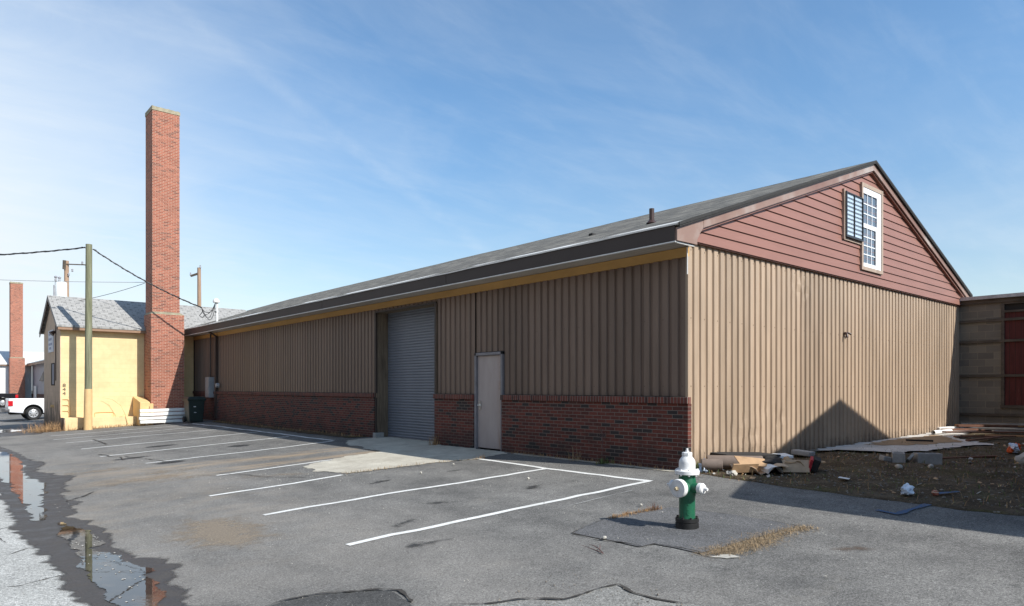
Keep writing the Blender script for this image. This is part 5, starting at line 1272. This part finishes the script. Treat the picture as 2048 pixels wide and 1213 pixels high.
m = blades(2600, along([(-4.05, -3.02), (-3.85, -3.12), (-3.6, -3.14), (-3.3, -3.16), (-3.0, -3.12), (-2.7, -3.16), (-2.45, -3.24)], .075), .012, .07, gp, 3, .93, .0028)
m2 = blades(900, along([(-4.0, -3.06), (-3.6, -3.18), (-3.1, -3.14)], .1), .02, .09, gp, 33, .95, .002); m.add(m2.v, m2.f)
tag(m.build('dry_grass', M['straw']), 'flattened dry grass strip at the front of the hydrant patch', 'grass', kind='stuff')
m = blades(500, along([(-3.5, -1.34), (-3.1, -1.37), (-2.7, -1.45)], .03), .015, .06, gt, 4, .6, .003)
tag(m.build('dry_grass', M['dry_brown']), 'dry grass in the crack behind the hydrant', 'grass', kind='stuff')
m = blades(1500, lambda r: (r.uniform(-.4, 8), r.uniform(-6.5, -.15)), .03, .1, gd, 6, .5, .005, .8)
tag(m.build('sparse_grass', M['weed_green']), 'sparse low grass across the rubble yard', 'grass', kind='stuff')
m = blades(1900, lambda r: (r.uniform(-.45, 6), r.uniform(-6.5, -.15)), .03, .11, gd, 16, .8, .005, .8)
tag(m.build('dead_grass', M['dry_brown']), 'dead brown grass across the rubble yard', 'grass', kind='stuff')
m = blades(650, along([(-.12, .3), (-.12, 4.4)], .05), .02, .09, gt, 8, .5, .003)
m2 = blades(900, along([(-.2, 10.8), (-.3, 16), (-.25, 23)], .08), .03, .12, gt, 9, .5, .005); m.add(m2.v, m2.f)
m2 = blades(500, along([(-5.0, 26.0), (-2.3, 26.2)], .07), .05, .16, gp, 10, .5, .008); m.add(m2.v, m2.f)
tag(m.build('wall_fringe_grass', M['dry_brown']), 'fringe of dead grass along the foot of the walls', 'grass', kind='stuff')
def weed(name, label, x, y, n, h0, h1, rad, mat, w=.006, lean=.7, seed=0, fn=None):
    fn = fn or gp
    m = blades(n, lambda r: (x + r.gauss(0, rad), y + r.gauss(0, rad)), h0, h1, fn, seed, .15, w, lean)
    return tag(m.build(name, mat, origin=(x, y, fn(x, y))), label, 'weed')
weed('dry_weed', 'big tangle of dry brown weeds at the corner of the tan gable end', -5.65, 26.4, 800, .1, .5, .33, M['dry_brown'], .0045, 2.4, 21)
weed('dry_weed', 'dry weeds by the gable end nearer the white pickup', -5.8, 28.0, 500, .1, .45, .38, M['dry_brown'], .0045, 2.4, 22)
weed('dry_weed', 'tuft of dry weed at the brick end beside the shutter', -.18, 7.2, 70, .1, .32, .05, M['dry_brown'], .004, .7, 23)
weed('dry_weed', 'leaning dry stalks against the brick base between door and corner', -.2, 2.4, 26, .12, .36, .04, M['dry_grass'], .004, 1.2, 24)
weed('dry_weed', 'small dry tuft on the corner of the concrete apron', -1.0, 4.25, 40, .04, .12, .05, M['dry_brown'], .003, .8, 25)
weed('dry_weed', 'small dry tuft at the crack behind the hydrant', -2.78, -1.44, 45, .05, .11, .035, M['weed_red'], .003, .9, 26)
m = blades(420, along([(-3.9, 4.68), (-3.3, 4.62), (-2.7, 4.6), (-1.9, 4.5), (-1.1, 4.25)], .035), .015, .07, gt, 41, .4, .003)
tag(m.build('apron_edge_grass', M['straw']), 'thin dead grass along the near edge of the concrete apron', 'grass', kind='stuff')
weed('green_weed', 'green weeds between the hydrant and the short foam roll', .1, -.12, 160, .05, .18, .1, M['weed_green'], .006, .8, 27, gd)
wd = thing('tall_weed', 'tall reddish weed standing before the brick base', 'weed', (-.16, 1.72, g(-.16, 1.72)))
m = MB(); z0 = g(-.16, 1.72); m.tube([(-.16, 1.72, z0), (-.17, 1.74, z0 + .25), (-.15, 1.76, z0 + .5), (-.16, 1.8, z0 + .62)], .005, 5)
rnd = random.Random(3)
for k in range(26):
    t_ = rnd.uniform(.28, .62); a = rnd.random() * 6.28; p = Vector((-.16, 1.75, z0 + t_)); m.tube([p, p + Vector((math.cos(a) * .06, math.sin(a) * .06, .05))], .0028, 4)
    q = p + Vector((math.cos(a) * .06, math.sin(a) * .06, .05)); crumple(m, q, (.016, .016, .02), 1, .2, k)
m.build('stem', M['weed_red'], wd)
m = blades(70, lambda r: (-.16 + r.gauss(0, .05), 1.72 + r.gauss(0, .06)), .04, .13, gt, 31, .2, .008, .9); m.build('leaves', M['weed_green'], wd)
m = MB(); P = [(-2.9, 26.25, -.15), (-3.0, 26.3, .3), (-3.12, 26.5, .65), (-3.4, 26.7, .9), (-3.75, 26.85, .98)]; m.tube(P, [.016, .014, .011, .008, .004], 6)
m.tube([P[1], (-3.12, 26.3, .16), (-3.2, 26.25, .2)], [.008, .006, .003], 5)
tag(m.build('vine_stem', M['pole_tan'], origin=(-2.9, 26.25, -.2)), 'bare orange vine stem arching up the yellow wall', 'vine')
m = MB(); zt = g(-4.65, -2.1) + .012; m.tube([(-4.72, -2.3, zt), (-4.66, -2.2, zt + .01), (-4.62, -2.1, zt + .02), (-4.58, -1.99, zt + .012)], [.006, .005, .004, .002], 5); m.tube([(-4.66, -2.2, zt + .01), (-4.56, -2.12, zt + .015), (-4.5, -2.06, zt + .02)], [.004, .003, .0015], 5); m.tube([(-4.72, -2.3, zt), (-4.69, -2.12, zt + .01), (-4.66, -1.95, zt + .012)], [.004, .003, .0015], 5)
tag(m.build('twig', M['weed_red'], origin=(-4.65, -2.15, zt)), 'thin forked twig lying on the asphalt left of the hydrant patch', 'twig')
for i, (pts, lb) in enumerate((([(-2.58, -1.62), (-2.5, -1.9), (-2.62, -1.95), (-2.72, -1.7), (-2.7, -1.55)], 'white chip of concrete beside the crack behind the hydrant'), ([(-4.16, -3.12), (-4.0, -3.14), (-3.95, -3.22), (-3.97, -3.33), (-4.1, -3.27)], 'pale flake of concrete at the end of the dry grass strip'))):
    o = poly_drape('concrete_flake', pts, M['stone'], .009, jag=.03, seg=.04, kind='thing'); del o['kind']; tag(o, lb, 'flake')

# ------------------------------------------------------------------ sky, sun, camera
SUN_AZ = math.atan2(.225, -.974)      # bearing of the sun in the XY plane
EL_ = R(39.5)
sv = Vector((math.cos(EL_) * .225, -math.cos(EL_) * .974, math.sin(EL_))).normalized()
w = bpy.data.worlds.new('World'); sc.world = w; w.use_nodes = True
nt = w.node_tree; nt.nodes.clear()
class WT(NT):
    def __init__(s, t): s.t = t; s.n = t.nodes; s.l = t.links; s._o = s._p = None
q = WT(nt)
sky = q.n.new('ShaderNodeTexSky'); sky.sky_type = 'NISHITA'; sky.sun_disc = False
sky.sun_elevation = EL_; sky.sun_rotation = math.atan2(sv.x, sv.y)
sky.air_density = 1.; sky.dust_density = .6; sky.ozone_density = 1.2; sky.altitude = 50
dirv = q.n.new('ShaderNodeTexCoord').outputs['Generated']
dx, dy, dz = q.sep(dirv)[:3]
# cirrus: project the direction on a flat cloud deck, stretch it, add a bank towards the left of the row
den = q.math('MAXIMUM', q.math('ADD', dz, .12), .02)
cu, cv = q.math('DIVIDE', dx, den), q.math('DIVIDE', dy, den)
deck = q.comb(cu, cv)
st = q.n.new('ShaderNodeMapping'); q.link(deck, st.inputs['Vector']); st.inputs['Rotation'].default_value = (0, 0, R(35)); st.inputs['Scale'].default_value = (1.1, 1.6, 1)
n1 = q.noise(st.outputs[0], 1.0, 8, .62, 1.2); n2 = q.noise(deck, .5, 4, .55, .3)
st2 = q.n.new('ShaderNodeMapping'); q.link(deck, st2.inputs['Vector']); st2.inputs['Rotation'].default_value = (0, 0, R(-15)); st2.inputs['Scale'].default_value = (1.6, 5.0, 1)
n3 = q.noise(st2.outputs[0], 1.4, 6, .62, .35)
# bank direction: a little left of the row of buildings
side = q.math('ADD', q.math('MULTIPLY', dx, -.82), q.math('MULTIPLY', dy, .57))
bank = q.math('MULTIPLY', q.step(side, .05, .8), q.step(dz, .95, .1))
f1 = q.math('ADD', q.math('MULTIPLY', n1, .55), q.math('MULTIPLY', n2, .45))
cl = q.math('ADD', q.math('MULTIPLY', bank, q.math('ADD', .15, q.step(f1, .15, .52))), q.math('MULTIPLY', q.step(f1, .38, .74), .17))
cl = q.math('ADD', cl, q.math('MULTIPLY', q.step(n3, .42, .72), .07))
# contrail: a band about a great circle
nrm = Vector((0, 0, 1))
CT = {}
def pix(px, py):
    a = math.atan(1194 / 1375.); S, C = math.sin(a), math.cos(a); x, z = (px - 1024) / 1375., (776 - py) / 1375.
    return Vector((x * C + S, -x * S + C, z)).normalized()
A_, B_ = pix(420, 70), pix(972, 505); nrm = A_.cross(B_).normalized()
dd = q.math('ABSOLUTE', q.math('ADD', q.math('ADD', q.math('MULTIPLY', dx, nrm.x), q.math('MULTIPLY', dy, nrm.y)), q.math('MULTIPLY', dz, nrm.z)))
ctr = q.math('SUBTRACT', 1., q.step(dd, .001, .014))
front = q.math('ADD', q.math('MULTIPLY', dx, B_.x), q.math('ADD', q.math('MULTIPLY', dy, B_.y), q.math('MULTIPLY', dz, B_.z)))
ctr = q.math('MULTIPLY', q.math('MULTIPLY', ctr, q.step(front, .6, .97)), q.step(q.noise(dirv, 14., 5, .7), .25, .75))
cl = q.math('ADD', cl, q.math('MULTIPLY', ctr, .11))
haze = q.math('MULTIPLY', q.step(dz, .3, -.05), .3)
cl = q.math('MINIMUM', q.math('ADD', cl, haze), .93)
tint = q.mix(1., sky.outputs[0], q.mix(q.step(dz, .02, .42), (1.12, 1.14, 1.1), (1.03, 1.32, 1.45)), 'MULTIPLY')   # clear winter blue, deeper than the plain atmosphere model
col = q.mix(cl, tint, (6.6, 7.1, 7.5))
bg = q.n.new('ShaderNodeBackground'); bg.inputs['Strength'].default_value = .11
q.l.new(col, bg.inputs['Color'])
wo = q.n.new('ShaderNodeOutputWorld'); q.l.new(bg.outputs[0], wo.inputs['Surface'])

ld = bpy.data.lights.new('sun', 'SUN'); ld.energy = 5.0; ld.angle = R(.53); ld.color = (1., .96, .9)
lo = bpy.data.objects.new('sun', ld); COL.objects.link(lo); lo.rotation_euler = sv.to_track_quat('Z', 'Y').to_euler(); lo.location = (0, -30, 40)

cd = bpy.data.cameras.new('camera'); cam = bpy.data.objects.new('camera', cd); COL.objects.link(cam)
cd.sensor_width = 36; cd.lens = 36 * 1375 / 2048.; cd.shift_x = 0; cd.shift_y = (776 - 606.5) / 2048.
cd.clip_start = .1; cd.clip_end = 3000
cam.location = (-9.78, -6.774, 1.4); cam.rotation_euler = (R(90), 0, -math.atan(1194 / 1375.))
sc.camera = cam
for o in bpy.data.objects:
    if '_w' in o: del o['_w']
sc.render.engine = 'CYCLES'
sc.cycles.max_bounces = 6
sc.view_settings.view_transform = 'Standard'; sc.view_settings.look = 'None'; sc.view_settings.exposure = .3; sc.view_settings.gamma = 1
sc.render.resolution_x = 1024; sc.render.resolution_y = 606
